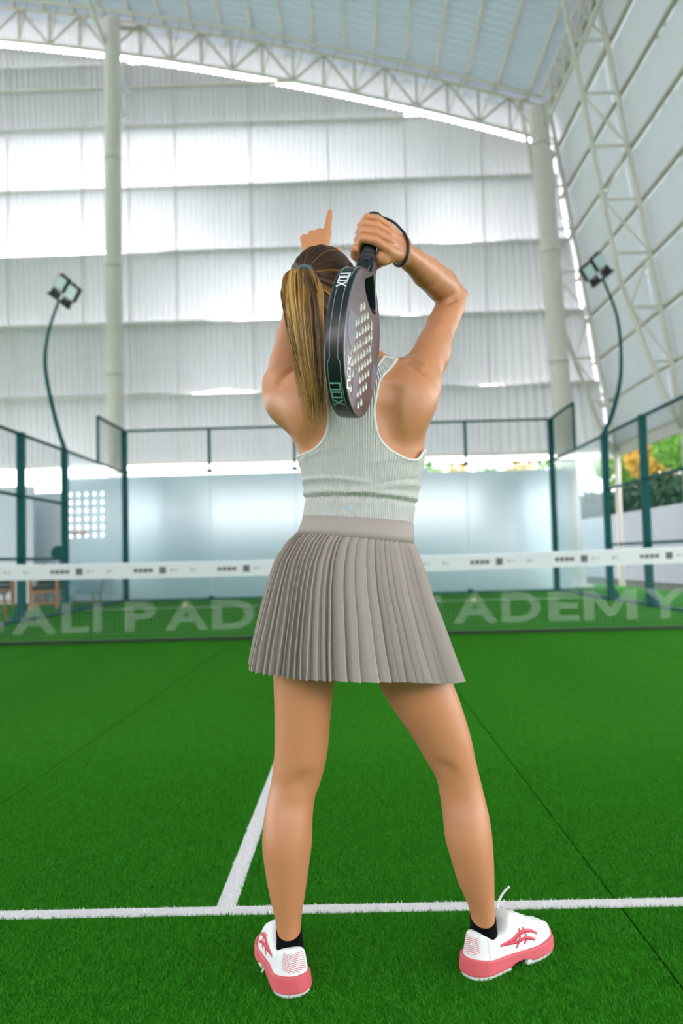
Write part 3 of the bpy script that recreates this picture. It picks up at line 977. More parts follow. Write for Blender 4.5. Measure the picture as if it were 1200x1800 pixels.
legL = [(1060, 492, 612, -7.285, .085, .085), (1130, 480, 606, -7.288, .088, .085), (1200, 481, 588, -7.283, .078, .080), (1259, 482.5, 581, -7.281, .072, .076), (1337, 481, 573, -7.280, .062, .068),
        (1376, 476, 563, -7.278, .056, .063), (1400, 470.5, 554.5, -7.281, .055, .058), (1435, 464.5, 549.5, -7.288, .061, .052), (1474, 461, 548.5, -7.294, .064, .046),
        (1533, 467, 541.5, -7.297, .055, .042), (1572, 474, 536, -7.299, .046, .039), (1611, 483, 530, -7.301, .038, .036), (1645, 488, 529, -7.302, .036, .037), (1690, 483, 535, -7.298, .038, .045)]
legR = [(1060, 634, 738, -7.28, .085, .085), (1130, 645, 762, -7.283, .088, .085), (1203, 665, 796, -7.275, .078, .080), (1259, 700, 816, -7.268, .070, .076), (1298, 726.5, 827.5, -7.262, .065, .072), (1337, 749, 835.5, -7.255, .060, .067),
        (1368, 766.5, 843, -7.25, .055, .062), (1400, 773.5, 851, -7.252, .054, .057), (1435, 778, 859, -7.258, .060, .051), (1474, 782.5, 864.5, -7.263, .063, .046),
        (1513, 793.5, 867, -7.265, .058, .043), (1552, 805.5, 868, -7.264, .049, .040), (1591, 822.5, 868.5, -7.262, .040, .037), (1620, 828.5, 869.5, -7.260, .037, .037), (1665, 823, 877, -7.255, .038, .045)]
prims += [loft(leg_rows(legL), .035), loft(leg_rows(legR), .035)]
# knee hollows and calf split
for (px, py, Y, r_) in ((541, 1381, -7.343, .012), (776, 1362, -7.317, .012)):
    c = W(px, py, Y); prims.append(ellip(c, (.022, .010, .018), .024, sub=True))
# buttocks, shoulder blades
prims += [ellip(W(565, 1075, -7.335), (.075, .07, .085), .03), ellip(W(680, 1075, -7.335), (.066, .07, .085), .03)]
prims += [ellip(W(545, 715, -7.345), (.055, .042, .075), .03, Euler((0, math.radians(-20), 0)).to_matrix()),
          ellip(W(715, 708, -7.345), (.055, .042, .075), .03, Euler((0, math.radians(20), 0)).to_matrix())]
# neck, head
HEAD = W(571, 520, -7.262)
HYAW = math.radians(-24)
Hrot = (Matrix.Rotation(HYAW, 3, 'Z') @ Matrix.Rotation(math.radians(14), 3, 'X'))
def HP(x, y, z): return HEAD+np.array(Hrot @ Vector((x, y, z)))
prims += [rcone(W(612, 660, -7.27), .062, W(590, 585, -7.265), .052, .04)]
head_prims = [ellip(HEAD, (.072, .092, .100), .02, Hrot), ellip(HP(0, .028, -.058), (.055, .062, .060), .03, Hrot), ellip(HP(0, .065, -.090), (.030, .026, .022), .02, Hrot)]
head_prims += [ellip(HP(0, .098, -.025), (.011, .016, .020), .012, Hrot), ellip(HP(0, .112, -.038), (.012, .010, .009), .010, Hrot)]
head_prims += [ellip(HP(s*.030, .088, .004), (.015, .012, .010), .008, Hrot, sub=True) for s in (-1, 1)]
head_prims += [ellip(HP(0, .093, -.066), (.022, .009, .004), .004, Hrot), ellip(HP(0, .091, -.075), (.019, .010, .005), .004, Hrot)]
head_prims += [ellip(HP(s*.073, -.004, -.012), (.006, .018, .029), .006, Hrot @ Matrix.Rotation(math.radians(-15), 3, 'X')) for s in (-1, 1)]
prims += head_prims

# right arm: shoulder - elbow - wrist
shR = W(727, 674, -7.265); elR = W(792, 526, -7.15); wrR = W(712, 449, WY)
prims += chain([W(716, 694, -7.29), W(738, 655, -7.255), W(757, 618, -7.225), W(776, 572, -7.185), W(793, 535, -7.155)], [.060, .048, .0375, .0355, .0345], .045)
prims += chain([W(792, 522, -7.15), W(775, 500, -7.175), W(750, 479, (-7.15*.45+WY*.55)), W(727, 459, (-7.15*.2+WY*.8)), W(709, 443, WY)], [.0355, .0385, .0340, .0265, .0215], .006)
prims += [ellip(W(765, 612, -7.24), (.030, .036, .050), .03), ellip(W(735, 668, -7.30), (.042, .035, .045), .03)]
prims += [rcone(W(797, 520, -7.135), .030, W(812, 517, -7.125), .014, .02)]
# left arm: raised forward and up
prims += chain([W(512, 702, -7.28), W(500, 675, -7.255), W(505, 640, -7.20), W(514, 590, -7.12), W(524, 545, -7.045)], [.058, .0475, .042, .038, .036], .045)
prims += chain([W(524, 545, -7.045), W(532, 515, -6.99), W(541, 483, -6.94), W(554, 449, -6.895)], [.036, .037, .030, .024], .006)
prims += [ellip(W(496, 688, -7.275), (.034, .045, .045), .03)]

def surf(px, py, y0=-7.5, y1=-6.9):
    d = ray(px, py); ys = np.linspace(y0, y1, 400)
    P_ = CAM_P+d[None]*((ys-CAM_P[1])/d[1])[:, None]
    v = np.full(400, 1.0)
    for p in prims:
        q = p.fn(P_[:, 0], P_[:, 1], P_[:, 2])
        v = -smin(-v, q, p.k) if p.sub else smin(v, q, p.k)
    i = int(np.argmax(v < 0))
    return P_[i]
def groove(pts, r, depth, k=.012):
    out_ = []
    S_ = [surf(*q)+np.array((0, -r+depth, 0)) for q in pts]
    for a, b in zip(S_[:-1], S_[1:]):
        p = rcone(a, r, b, r, k); p.sub = True; out_.append(p)
    return out_
gr = []
gr += groove([(716, 634), (728, 645), (742, 655)], .006, .0045, .010)        # folds behind the raised shoulder
gr += groove([(722, 630), (738, 640)], .005, .003, .008)
gr += groove([(490, 668), (503, 655), (517, 645)], .006, .0045, .010)
gr += groove([(492, 676), (508, 662)], .005, .003, .008)
gr += groove([(768, 538), (786, 534), (800, 527)], .004, .005, .006)          # elbow crease
gr += groove([(612, 650), (617, 690), (618, 730)], .016, .004, .02)
gr += groove([(688, 690), (680, 730), (694, 775)], .016, .0015, .025)           # inner border of the shoulder blade
gr += groove([(552, 690), (560, 730), (550, 772)], .016, .0015, .025)
prims += gr

# right hand on the grip: e1 to the right, e2 to the camera, axis = R_v
ax_v = R_v
e2 = -_f - ax_v*((-_f)@ax_v); e2 /= np.linalg.norm(e2)
e1 = np.cross(ax_v, e2); e1 = e1 if e1[0] > 0 else -e1
def HG(a, b, v): return R_but+ax_v*v+e1*a+e2*b
hand = []
FV = [.029, .0470, .0650, .0830]          # little, ring, middle, index along the grip
FR = [.0078, .0086, .0090, .0088]
KN = [(.029, .006), (.033, .010), (.035, .013), (.035, .012)]
for i, v in enumerate(FV):
    k0, k1 = KN[i]; r_ = FR[i]
    mcp = HG(k0, k1, v+.002*(i-1.5)); pip = HG(-.014-.002*(i > 0), .0258, v-.001); dip = HG(-.0262, -.002, v); tipf = HG(-.010, -.0265, v+.001)
    hand += [rcone(mcp, r_*1.12, HG((k0-.018)/2, .0265, v), r_*1.04, .002), rcone(HG((k0-.018)/2, .0265, v), r_*1.04, pip, r_, .002), rcone(pip, r_, dip, r_*.93, .002), rcone(dip, r_*.93, tipf, r_*.85, .002)]
wr = W(709, 442, WY)
for i, v in enumerate(FV):
    k0, k1 = KN[i]
    hand.append(rcone(HG(k0+.004, k1-.004, v+.002*(i-1.5)), FR[i]*1.15, wr+ax_v*(i-1.5)*.010, .016, .005))
hand += [rcone(HG(.030, -.010, .05), .016, wr, .020, .012), rcone(HG(.034, -.006, .085), .015, wr, .019, .012)]
th = [HG(.038, -.020, .084), HG(.012, -.030, .096), HG(-.010, -.026, .099), HG(-.026, -.012, .094), HG(-.029, .008, .096)]
hand += chain(th, [.014, .0115, .0105, .0100, .0085], .006)
hand += [rcone(HG(.030, -.004, .060), .0150, HG(.029, -.006, .098), .0125, .008), rcone(HG(.029, -.006, .098), .012, HG(.012, -.030, .098), .0110, .008)]
hand.append(rcone(wr, .0225, wr+(elR-wr)*.25, .0245, .012))

# left hand: fist with the index finger pointing up
lw = W(554, 449, -6.895)
LX = np.array((1, 0, 0.0)); LZ_ = np.array((.06, .30, .95)); LZ_ /= np.linalg.norm(LZ_); LYv = np.cross(LZ_, LX); LYv /= np.linalg.norm(LYv); LX = np.cross(LYv, LZ_)
def LH(x, y, z): return lw+LX*x+LYv*y+LZ_*z          # x across (to the thumb), y palm side (away), z to the fingers
kn = [(-.034, .056), (-.013, .069), (.008, .076), (.029, .079)]
hand2 = []
for i, (x, z) in enumerate(kn):
    r_ = (.0090, .0098, .0102, .0100)[i]
    hand2.append(rcone(LH(x*.55, .004, .004), .016, LH(x, 0, z), r_*1.15, .010))
    if i < 3:
        hand2 += [rcone(LH(x, 0, z), r_*1.1, LH(x, .036, z+.006), r_, .004), rcone(LH(x, .036, z+.006), r_, LH(x, .044, z-.022), r_*.95, .003), rcone(LH(x, .044, z-.022), r_*.95, LH(x, .022, z-.030), r_*.9, .003)]
hand2 += [rcone(LH(.029, 0, .079), .0105, LH(.030, .004, .110), .0092, .006), rcone(LH(.030, .004, .110), .0092, LH(.032, .006, .134), .0085, .003), rcone(LH(.032, .006, .134), .0085, LH(.033, .006, .154), .0068, .003)]
hand2 += [rcone(LH(-.012, .004, .0), .019, LH(.014, .006, .05), .017, .012), rcone(LH(.012, .004, .0), .019, LH(-.016, .006, .045), .017, .012)]
hand2 += [rcone(LH(.018, .012, .010), .016, LH(.044, .018, .024), .013, .012), rcone(LH(.044, .018, .024), .012, LH(.058, .026, .036), .0108, .004), rcone(LH(.058, .026, .036), .0105, LH(.052, .044, .050), .009, .004)]

allp = prims+hand+hand2
M_skin = mat('skin', lin(189, 131, 91), .42, var=.10, scale=7, bump=.05, bscale=900, sss=.05, spec=.45)
# redder patches around joints: part of the skin's own colour
def build_body():
    H = .0032
    lo, hi = np.array((.05, -7.47, .02)), np.array((.76, -6.80, 1.78))
    D, ax = evaluate(prims, lo, hi, H)
    V, F = surface_nets(D, lo, H)
    V = relax(V, F, 1)
    blocks = []
    for pr, lo2, hi2 in ((hand, np.array(HG(0, 0, .07))-(.085, .075, .085), np.array(HG(0, 0, .07))+(.085, .10, .085)), (hand2, np.array(lw)-(.075, .07, .012), np.array(lw)+(.09, .13, .20))):
        D2, _ = evaluate(prims+pr, lo2, hi2, .0014)
        V2, F2 = surface_nets(D2, lo2, .0014)
        c = V[F].mean(1)
        inside = ((c > lo2+.004) & (c < hi2-.004)).all(1)
        F = F[~inside]
        # keep only hand-related surface: drop what belongs to head / torso inside the block
        blocks.append((V2, F2))
    VV, FF = [V], [F]; o = len(V)
    for V2, F2 in blocks:
        VV.append(V2); FF.append(F2+o); o += len(V2)
    V, F = np.vstack(VV), np.vstack(FF)
    used = np.unique(F); mp = np.full(len(V), -1); mp[used] = np.arange(len(used))
    return V[used], mp[F]
person = empty('person', (.42, -7.28, 0), 'woman seen from behind in pale tank top and pleated skirt holding a racket', 'person')
bv, bf_ = build_body()
body = link('body', mesh_np('body', bv, bf_, True), M_skin, person)

# ------------------------------------------------------------------ tank top
def poly_sd(px, pz, P):
    """signed distance to a closed polygon (negative inside); px,pz broadcast arrays"""
    P = np.array(P); n = len(P)
    d = np.full(np.broadcast(px, pz).shape, 1e9, np.float32); ins = np.zeros(d.shape, bool)
    for i in range(n):
        a, b = P[i], P[(i+1) % n]
        ex, ez = b-a; wx, wz = px-a[0], pz-a[1]
        t = np.clip((wx*ex+wz*ez)/(ex*ex+ez*ez+1e-12), 0, 1)
        d = np.minimum(d, (wx-ex*t)**2+(wz-ez*t)**2)
        c = ((a[1] <= pz) & (b[1] > pz)) | ((b[1] <= pz) & (a[1] > pz))
        xi = a[0]+(pz-a[1])*ex/(ez if abs(ez) > 1e-9 else 1e-9)
        ins ^= c & (px < xi)
    return np.where(ins, -1, 1)*np.sqrt(d)
YT = -7.385
def back(px, py):
    p = W(px, py, YT); return (p[0], p[2])
arm_r = catmull([back(*q) for q in [(703, 618), (690, 643), (671, 667), (663, 700), (660, 723), (663, 750), (670, 770), (687, 787), (707, 798), (724, 803), (738, 799), (752, 782), (790, 770)]], 60)
arm_l = catmull([back(*q) for q in [(435, 770), (500, 785), (518, 792), (535, 790), (550, 785), (563, 773), (572, 757), (575, 733), (573, 705), (566, 675), (552, 648), (535, 622)]], 60)
neck = catmull([back(*q) for q in [(556, 600), (566, 622), (580, 650), (600, 672), (619, 680), (638, 672), (652, 655), (664, 636), (676, 612)]], 40)
hemc = catmull([back(*q) for q in [(800, 917), (740, 921), (724, 922), (680, 921), (620, 917), (570, 912), (534, 908), (500, 905), (430, 900)]], 30)
top_poly = np.vstack([arm_l, neck, arm_r, hemc])
def top_shape(off, lo, hi, h, edge=None):
    D, ax = evaluate(prims, lo, hi, h)
    X, Z = ax[0][:, None], ax[2][None, :]
    reg = poly_sd(X, Z, top_poly)
    zc = lambda px, py: back(px, py)
    D = D-off
    # cloth folds
    x = ax[0][:, None]
    def fold(p, q, a, s, w0=1.0):
        (x0, z0), (x1, z1) = back(*p), back(*q)
        t = (x-x0)/(x1-x0)
        zl = z0+(z1-z0)*t+.004*np.sin(t*3.1)
        win = np.clip(np.minimum(t+.15, 1.15-t)*4, 0, 1)
        return a*win*np.exp(-((ax[2][None, :]-zl)/s)**2)
    fo = fold((530, 838), (640, 846), .0045, .006)-fold((530, 832), (640, 841), .002, .004)
    fo = fo+fold((534, 862), (735, 872), .0055, .006)-fold((534, 871), (740, 881), .004, .005)
    fo = fo+fold((600, 868), (742, 848), .0035, .006)+fold((650, 812), (742, 806), .002, .005)
    fo = fo+fold((524, 803), (600, 786), .002, .005)-fold((640, 858), (740, 838), .002, .004)
    D = D-fo[:, None, :].astype(np.float32)
    D = np.maximum(D, np.broadcast_to(reg[:, None, :], D.shape))
    if edge: D = np.maximum(D, np.broadcast_to(-(reg+edge)[:, None, :], D.shape))
    return D
def rib_mat():
    m = mat('ribbed_knit', lin(206, 210, 204), .85, var=.03, scale=60, sheen=.2, spec=.2)
    N, L = m.node_tree.nodes, m.node_tree.links
    at = N.new('ShaderNodeAttribute'); at.attribute_name = 'rib'
    sn = N.new('ShaderNodeMath'); sn.operation = 'SINE'
    L.new(at.outputs['Fac'], sn.inputs[0])
    bp = N.new('ShaderNodeBump'); bp.inputs['Strength'].default_value = 1.0; bp.inputs['Distance'].default_value = .0016
    L.new(sn.outputs[0], bp.inputs['Height']); L.new(bp.outputs[0], N['Principled BSDF'].inputs['Normal'])
    return m
M_rib = rib_mat()
M_bind = mat('knit_binding', lin(210, 215, 208), .85, var=.03, scale=80, spec=.2)
tlo, thi = np.array((.13, -7.44, .93)), np.array((.58, -7.12, 1.40))
Dt = top_shape(.0045, tlo, thi, .0022)
tv, tf = surface_nets(Dt, tlo, .0022)
tv = relax(tv, tf, 1)
tme = mesh_np('tank_top', tv, tf, True)
cx = back(620, 800)[0]
ang = np.arctan2(tv[:, 0]-cx, -(tv[:, 1]+7.265))
rib = ang*.128*2*math.pi/.0054
at = tme.attributes.new('rib', 'FLOAT', 'POINT'); at.data.foreach_set('value', rib.astype(np.float32))
tank = link('tank_top', tme, M_rib, person)
def edge_tube(curve, name, r=.0042):
    """binding laid along an edge curve on the cloth surface"""
    pts = []
    for x, z in curve:
        ys = np.linspace(-7.43, -7.20, 116)
        D, _ = None, None
        pts.append((x, z))
    return pts
De = top_shape(.0058, tlo, thi, .0022, edge=.006)
ev, ef = surface_nets(De, tlo, .0022)
c = ev[ef].mean(1); hem_z = back(620, 917)[1]
ef = ef[c[:, 2] > hem_z+.02]
ev = relax(ev, ef, 1)
link('binding', mesh_np('binding', ev, ef, True), M_bind, tank)
# small pale blue emblem near the hem: a tiny flower of petals
M_emb = mat('pale_blue_print', lin(170, 205, 226), .7)
ec = surf(613, 893)+np.array((0, -.0062, 0))
for k in range(6):
    a = k*math.pi/3
    bm = bmesh.new(); bmesh.ops.create_uvsphere(bm, u_segments=8, v_segments=6, radius=.0022)
    me = bpy.data.meshes.new('emblem_petal'); bm.to_mesh(me); bm.free()
    link('emblem_petal', me, M_emb, tank, Matrix.Translation(Vector((ec[0]+.0036*math.cos(a), ec[1]+.0005, ec[2]+.0036*math.sin(a)))) @ Matrix.Diagonal((1, .5, 1, 1)))

# ------------------------------------------------------------------ skirt
M_skirt = mat('taupe_pleated_cloth', lin(152, 144, 136), .62, var=.04, scale=40, spec=.35, sheen=.15)
M_waist = mat('taupe_waistband', lin(154, 146, 140), .6, var=.02, scale=60, spec=.35)
skirt = empty('skirt', (.4, -7.28, .63), parent=person)
del_keys = None
NA = 160
def ring(xl, xr, yl, yr, cy, bb, bf, bulge=0.0):
    """ellipse through two silhouette pixels"""
    a, b = W(xl, yl, cy), W(xr, yr, cy)
    return np.array([(a[0]+b[0])/2, cy, (b[0]-a[0])/2, bb, bf, a[2], b[2]])
def ring_pt(R_, th, dr=0.0):
    cx, cy, a, bb, bf, zl, zr = R_
    s, c = math.sin(th), math.cos(th)            # th=0 : towards the camera, +pi/2 : right
    n = 2.2
    q = (abs(s)**n+abs(c)**n)**(-1/n)
    b = bb if c > 0 else bf
    x = (a+dr)*s*q; y = -(b+dr)*c*q
    return np.array((cx+x, cy+y, zl+(zr-zl)*(s*.5+.5)))
# waistband
Wr = [ring(533, 725, 906, 919, -7.282, .092, .094), ring(531, 726, 916, 930, -7.283, .095, .095), ring(527, 726.5, 926, 944, -7.284, .098, .096), ring(523, 727, 937, 958, -7.285, .101, .097)]
V = []
for j, R_ in enumerate(Wr):
    for i in range(NA): V.append(ring_pt(R_, 2*math.pi*i/NA, .001))
for j, R_ in reversed(list(enumerate(Wr))):
    for i in range(NA): V.append(ring_pt(R_, 2*math.pi*i/NA, -.002))
nr = 2*len(Wr); idx = np.arange(nr*NA).reshape(nr, NA)
F = []
for j in range(nr):
    a, b = idx[j], idx[(j+1) % nr]
    for i in range(NA): F.append([a[i], a[(i+1) % NA], b[(i+1) % NA], b[i]])
wme = mesh_np('waistband', V, F, True)
bm = bmesh.new(); bm.from_mesh(wme); bmesh.ops.recalc_face_normals(bm, faces=bm.faces); bm.to_mesh(wme); bm.free()
link('waistband', wme, M_waist, skirt)
# pleated panel: knife pleats that open towards the hem
Sr = [ring(523, 727, 936, 957, -7.285, .101, .097), ring(507, 731, 953, 968, -7.285, .110, .100), ring(488, 742, 985, 1002, -7.286, .124, .108), ring(476, 753, 1027, 1044, -7.287, .138, .118), ring(465.5, 770, 1072, 1092, -7.288, .150, .128),
      ring(455, 787, 1122, 1144, -7.288, .162, .138), ring(447.5, 803, 1168, 1190, -7.288, .172, .148)]
tt = np.linspace(0, 1, len(Sr))
Sr = np.array(Sr)
def sring(t): return np.array([np.interp(t, tt, Sr[:, k]) for k in range(7)])
NP = 78
rs = np.random.default_rng(5)
wid = rs.uniform(.75, 1.25, NP)
def seg_factor(th):
    return 1.0
# a few broader flat panels at the back right of centre
cum0 = np.cumsum(wid)/wid.sum()*2*math.pi-math.pi
for i, c0 in enumerate(cum0):
    if .02 < c0 < .28 or .62 < c0 < .75: wid[i] *= 1.7
edges = np.concatenate([[0], np.cumsum(wid)])/wid.sum()*2*math.pi-math.pi
NR = 26
prof = [(0.0, .0), (.45, .52), (.90, 1.0), (.955, .93), (.70, .10), (.82, .02)]   # (fraction across the pleat, height): turns back under
jit = rs.normal(0, 1, (NP, 3)); amp = rs.uniform(.7, 1.5, NP)
V = []; M_ = len(prof)
for r_ in range(NR):
    t = r_/(NR-1); R_ = sring(t)
    A_ = .0034+.0125*t**.8
    for i in range(NP):
        w0, w1 = edges[i], edges[i+1]
        for f_, h_ in prof:
            th = w0+(w1-w0)*f_
            th += (.012*math.sin(2.2*t*math.pi+jit[i, 0]*2)*jit[i, 1])*t*.6
            swing = .006*t*math.sin(5*th+1.3)+.004*t*math.sin(11*th+.4)
            p = ring_pt(R_, th, (h_-.5)*A_*amp[i]+swing)
            p[2] += .004*t*math.sin(3*th+.5)
            V.append(p)
ncol = NP*M_; idx = np.arange(NR*ncol).reshape(NR, ncol)
F = np.stack([idx[:-1], np.roll(idx, -1, 1)[:-1], np.roll(idx, -1, 1)[1:], idx[1:]], -1).reshape(-1, 4)[:, ::-1]
sme = mesh_np('pleats', V, np.ascontiguousarray(F), False)
pl = link('pleats', sme, M_skirt, skirt)
so_ = pl.modifiers.new('cloth', 'SOLIDIFY'); so_.thickness = .0007; so_.offset = 0

# ------------------------------------------------------------------ hair
HR = np.array((.079, .100, .108))
TIE = W(537, 487, -7.352)
def to_h(p):                         # world -> head-local unit direction
    q = np.array(Hrot.transposed() @ Vector(p-HEAD)); q = q/HR
    return q/np.linalg.norm(q)
tdir = to_h(TIE)
fdir = np.array((0, .95, -.25)); fdir /= np.linalg.norm(fdir)
def hair_mat(name):
    m = bpy.data.materials.new(name); m.use_nodes = True
    N, L = m.node_tree.nodes, m.node_tree.links
    p = N['Principled BSDF']
    at = N.new('ShaderNodeAttribute'); at.attribute_name = 'tone'
    nz = N.new('ShaderNodeTexNoise'); nz.inputs['Scale'].default_value = 300
    rp = N.new('ShaderNodeValToRGB')
    e = rp.color_ramp.elements
    e[0].position = 0; e[0].color = lin(40, 28, 22)
    e[1].position = 1; e[1].color = lin(214, 178, 106)
    n1 = e.new(.35); n1.color = lin(84, 58, 34)
    n2 = e.new(.7); n2.color = lin(168, 128, 62)
    L.new(at.outputs['Fac'], rp.inputs[0]); L.new(rp.outputs[0], p.inputs['Base Color'])
    p.inputs['Roughness'].default_value = .38; p.inputs['Specular IOR Level'].default_value = .45
    return m
M_hair = hair_mat('hair')
def strand_mesh(name, P, Rr, tone, sides=3):
    V, F = tubes(P, Rr, sides)
    me = mesh_np(name, V, F, True)
    at = me.attributes.new('tone', 'FLOAT', 'POINT')
    at.data.foreach_set('value', np.repeat(tone.reshape(-1), sides).astype(np.float32))
    return me
# skull cap under the strands
cap = [ellip(HEAD, HR-.004, .01, Hrot)]
cap_face = ellip(HP(0, .075, -.055), (.066, .075, .080), .012, Hrot, sub=True)
cap_neck = ellip(HP(0, -.01, -.135), (.10, .10, .055), .012, Hrot, sub=True)
clo, chi = HEAD-.14, HEAD+.14
Dc, _ = evaluate(cap+[cap_face, cap_neck], clo, chi, .004)
cv, cf = surface_nets(Dc, clo, .004)
cme = mesh_np('hair', cv, cf, True)
at = cme.attributes.new('tone', 'FLOAT', 'POINT'); at.data.foreach_set('value', np.full(len(cv), .06, np.float32))
hair = link('hair', cme, M_hair, person)
rh = np.random.default_rng(3)
NS, NM = 3600, 12
# tangent frame at the tie direction
t1 = np.cross(tdir, (0, 0, 1)); t1 /= np.linalg.norm(t1); t2 = np.cross(t1, tdir)
P = []; T = []
while len(P) < NS:
    a = rh.uniform(0, 2*np.pi); th = rh.uniform(.35, 2.1)
    s = tdir*math.cos(th)+(t1*math.cos(a)+t2*math.sin(a))*math.sin(th)
    if s@fdir > .42 or s[2] < -.72: continue
    e_ = np.linspace(th, .10, NM)
    u_ = (t1*math.cos(a)+t2*math.sin(a))
    q = tdir[None]*np.cos(e_)[:, None]+u_[None]*np.sin(e_)[:, None]
    clump = math.sin(a*23)*.5+math.sin(a*41+1)*.5
    lift = 1.0+.012*clump+rh.uniform(-.01, .022)+.03*np.exp(-(e_/.25)**2)
    q = q*lift[:, None]*HR
    w_ = HEAD+np.array([tuple(Hrot @ Vector(v)) for v in q])
    P.append(w_)
    streak = max(0, math.sin(a*9+.6))**3*.35+max(0, math.sin(a*17+2))**4*.3
    lower = np.clip(.5-u_@np.array((0, 0, 1))*.9, 0, 1)
    leftw = np.clip(-(u_@np.array(Hrot.transposed() @ Vector((1, 0, 0))))*.9, 0, 1)
    base = .08+streak*(.35+.65*max(lower, leftw))+.12*lower
    T.append(np.clip(base+rh.normal(0, .05)+.10*np.linspace(0, 1, NM), 0, .85))
P = np.array(P); T = np.array(T)
Rr = np.full((NS, NM), .0011)*rh.uniform(.6, 1.3, (NS, 1)); Rr[:, 0] *= .4
link('hair_strands', strand_mesh('hair_strands', P, Rr, T), M_hair, hair)['kind'] = 'stuff'
# ponytail
NS, NM = 2600, 20
tn0 = np.array(Hrot @ Vector(tdir))
ctr = catmull([TIE, TIE+tn0*.020+np.array((0, 0, .002)), W(533, 512, -7.402), W(533, 545, -7.418), W(540, 620, -7.425), W(551, 690, -7.420), W(558, 752, -7.412)], NM)
halfw = np.interp(np.linspace(0, 1, NM), [0, .08, .15, .24, .36, .6, .8, 1], [.012, .015, .024, .036, .043, .038, .027, .014])
halfd = np.interp(np.linspace(0, 1, NM), [0, .1, .2, .35, .6, 1], [.012, .014, .020, .025, .022, .010])
ph = rh.uniform(0, 2*np.pi, NS); rr = np.sqrt(rh.uniform(0, 1, NS))
ux, uy = np.cos(ph)*rr, np.sin(ph)*rr
length = np.clip(rh.normal(.76, .11, NS), .45, 1.0)-rh.uniform(0, .03, NS)
tt_ = np.linspace(0, 1, NM)
P = np.zeros((NS, NM, 3)); T = np.zeros((NS, NM))
clumpid = np.floor((ux*.5+.5)*13)+np.floor((uy*.5+.5)*4)*17
cr = np.random.default_rng(8).normal(size=(200, 3))
ruf = rh.normal(size=NS)
for i in range(NS):
    t = tt_*length[i]
    c = np.stack([np.interp(t, tt_, ctr[:, k]) for k in range(3)], -1)
    hw = np.interp(t, tt_, halfw); hd = np.interp(t, tt_, halfd)
    cid = int(clumpid[i]) % 200
    wob = .004*np.sin(t*7+cr[cid, 0]*3)*cr[cid, 1]+.006*cr[cid, 2]*t**2+.003*ruf[i]*t**2
    P[i, :, 0] = c[:, 0]+ux[i]*hw+wob+rh.normal(0, .0008)
    P[i, :, 1] = c[:, 1]+uy[i]*hd+.003*np.sin(t*6+cr[cid, 2]*3)
    P[i, :, 2] = c[:, 2]+rh.normal(0, .001)
    tone = .60+.13*cr[cid, 1]+.12*np.sin(ux[i]*19)+rh.normal(0, .10)
    T[i] = np.clip(tone+.22*t-.10*np.exp(-((ux[i]-.45)/.18)**2)*2.2*(1-.5*t)+.1*(ux[i] < -.6), .05, 1)
Rr = .00105*np.interp(tt_, [0, .7, 1], [1, 1, .35])[None]*rh.uniform(.6, 1.25, (NS, 1))
tail = link('ponytail', strand_mesh('ponytail', P, Rr, T), M_hair, hair)
tail['kind'] = 'stuff'
# core keeps the tail opaque
V, F = [], []
for j in range(NM):
    for k in range(20):
        a = k*2*math.pi/20
        V.append(ctr[j]+np.array((math.cos(a)*halfw[j]*.72*max(.02, 1-(j/(NM*.8))**3), math.sin(a)*halfd[j]*.7*max(.02, 1-(j/(NM*.8))**3), 0)))
for j in range(NM-1):
    for k in range(20): F.append([j*20+k, j*20+(k+1) % 20, (j+1)*20+(k+1) % 20, (j+1)*20+k])
F += [list(range(19, -1, -1)), list(range((NM-1)*20, NM*20))]
ccm = mesh_np('ponytail_core', V, F, True)
at = ccm.attributes.new('tone', 'FLOAT', 'POINT'); at.data.foreach_set('value', np.full(len(V), .45, np.float32))
link('ponytail_core', ccm, M_hair, hair)
# loose baby hairs
# scrunchie: wavy band round the tie
M_tie = mat('teal_hair_tie', lin(84, 108, 112), .8, bump=.5, bscale=500)
nt_ = np.cross(tdir, (0, 0, 1))
tn = np.array(Hrot @ Vector(tdir)); a1 = np.cross(tn, (0, 0, 1)); a1 /= np.linalg.norm(a1); a2 = np.cross(tn, a1)
TC = TIE+tn*.006
for off, r0 in ((0, .020), (.006, .019)):
    a = np.linspace(0, 2*np.pi, 61)
    pts = [TC+tn*(off+.0012*math.sin(9*q))+(a1*math.cos(q)+a2*math.sin(q))*(r0+.0010*math.sin(14*q)) for q in a]
    tube('hair_tie', pts, .0052, M_tie, hair, 8)
M_clip = mat('black_clip', lin(18, 18, 20), .3)
cp = W(509, 499, -7.30)
tube('hair_clip', [cp+np.array((0, 0, .008)), cp+np.array((-.003, -.004, 0)), cp+np.array((.001, 0, -.009))], [.003, .005, .003], M_clip, hair, 8, n=9)
# eyes
for s in (-1, 1):
    bm = bmesh.new(); bmesh.ops.create_uvsphere(bm, u_segments=16, v_segments=10, radius=.0115)
    me = bpy.data.meshes.new('eye'); bm.to_mesh(me); bm.free()
    link('eye', me, M_white, person, Matrix.Translation(Vector(HP(s*.030, .076, .004))))
# bracelet on the raised wrist
M_gold = mat('gold_chain', lin(226, 184, 70), .25, metal=.9)
a = np.linspace(0, 2*np.pi, 49)
bc = LH(0, .004, .012)
tube('bracelet', [bc+LX*.0285*math.cos(q)+LYv*.0285*math.sin(q)+LZ_*(-.008*math.cos(q)) for q in a], .0012, M_gold, person, 6)

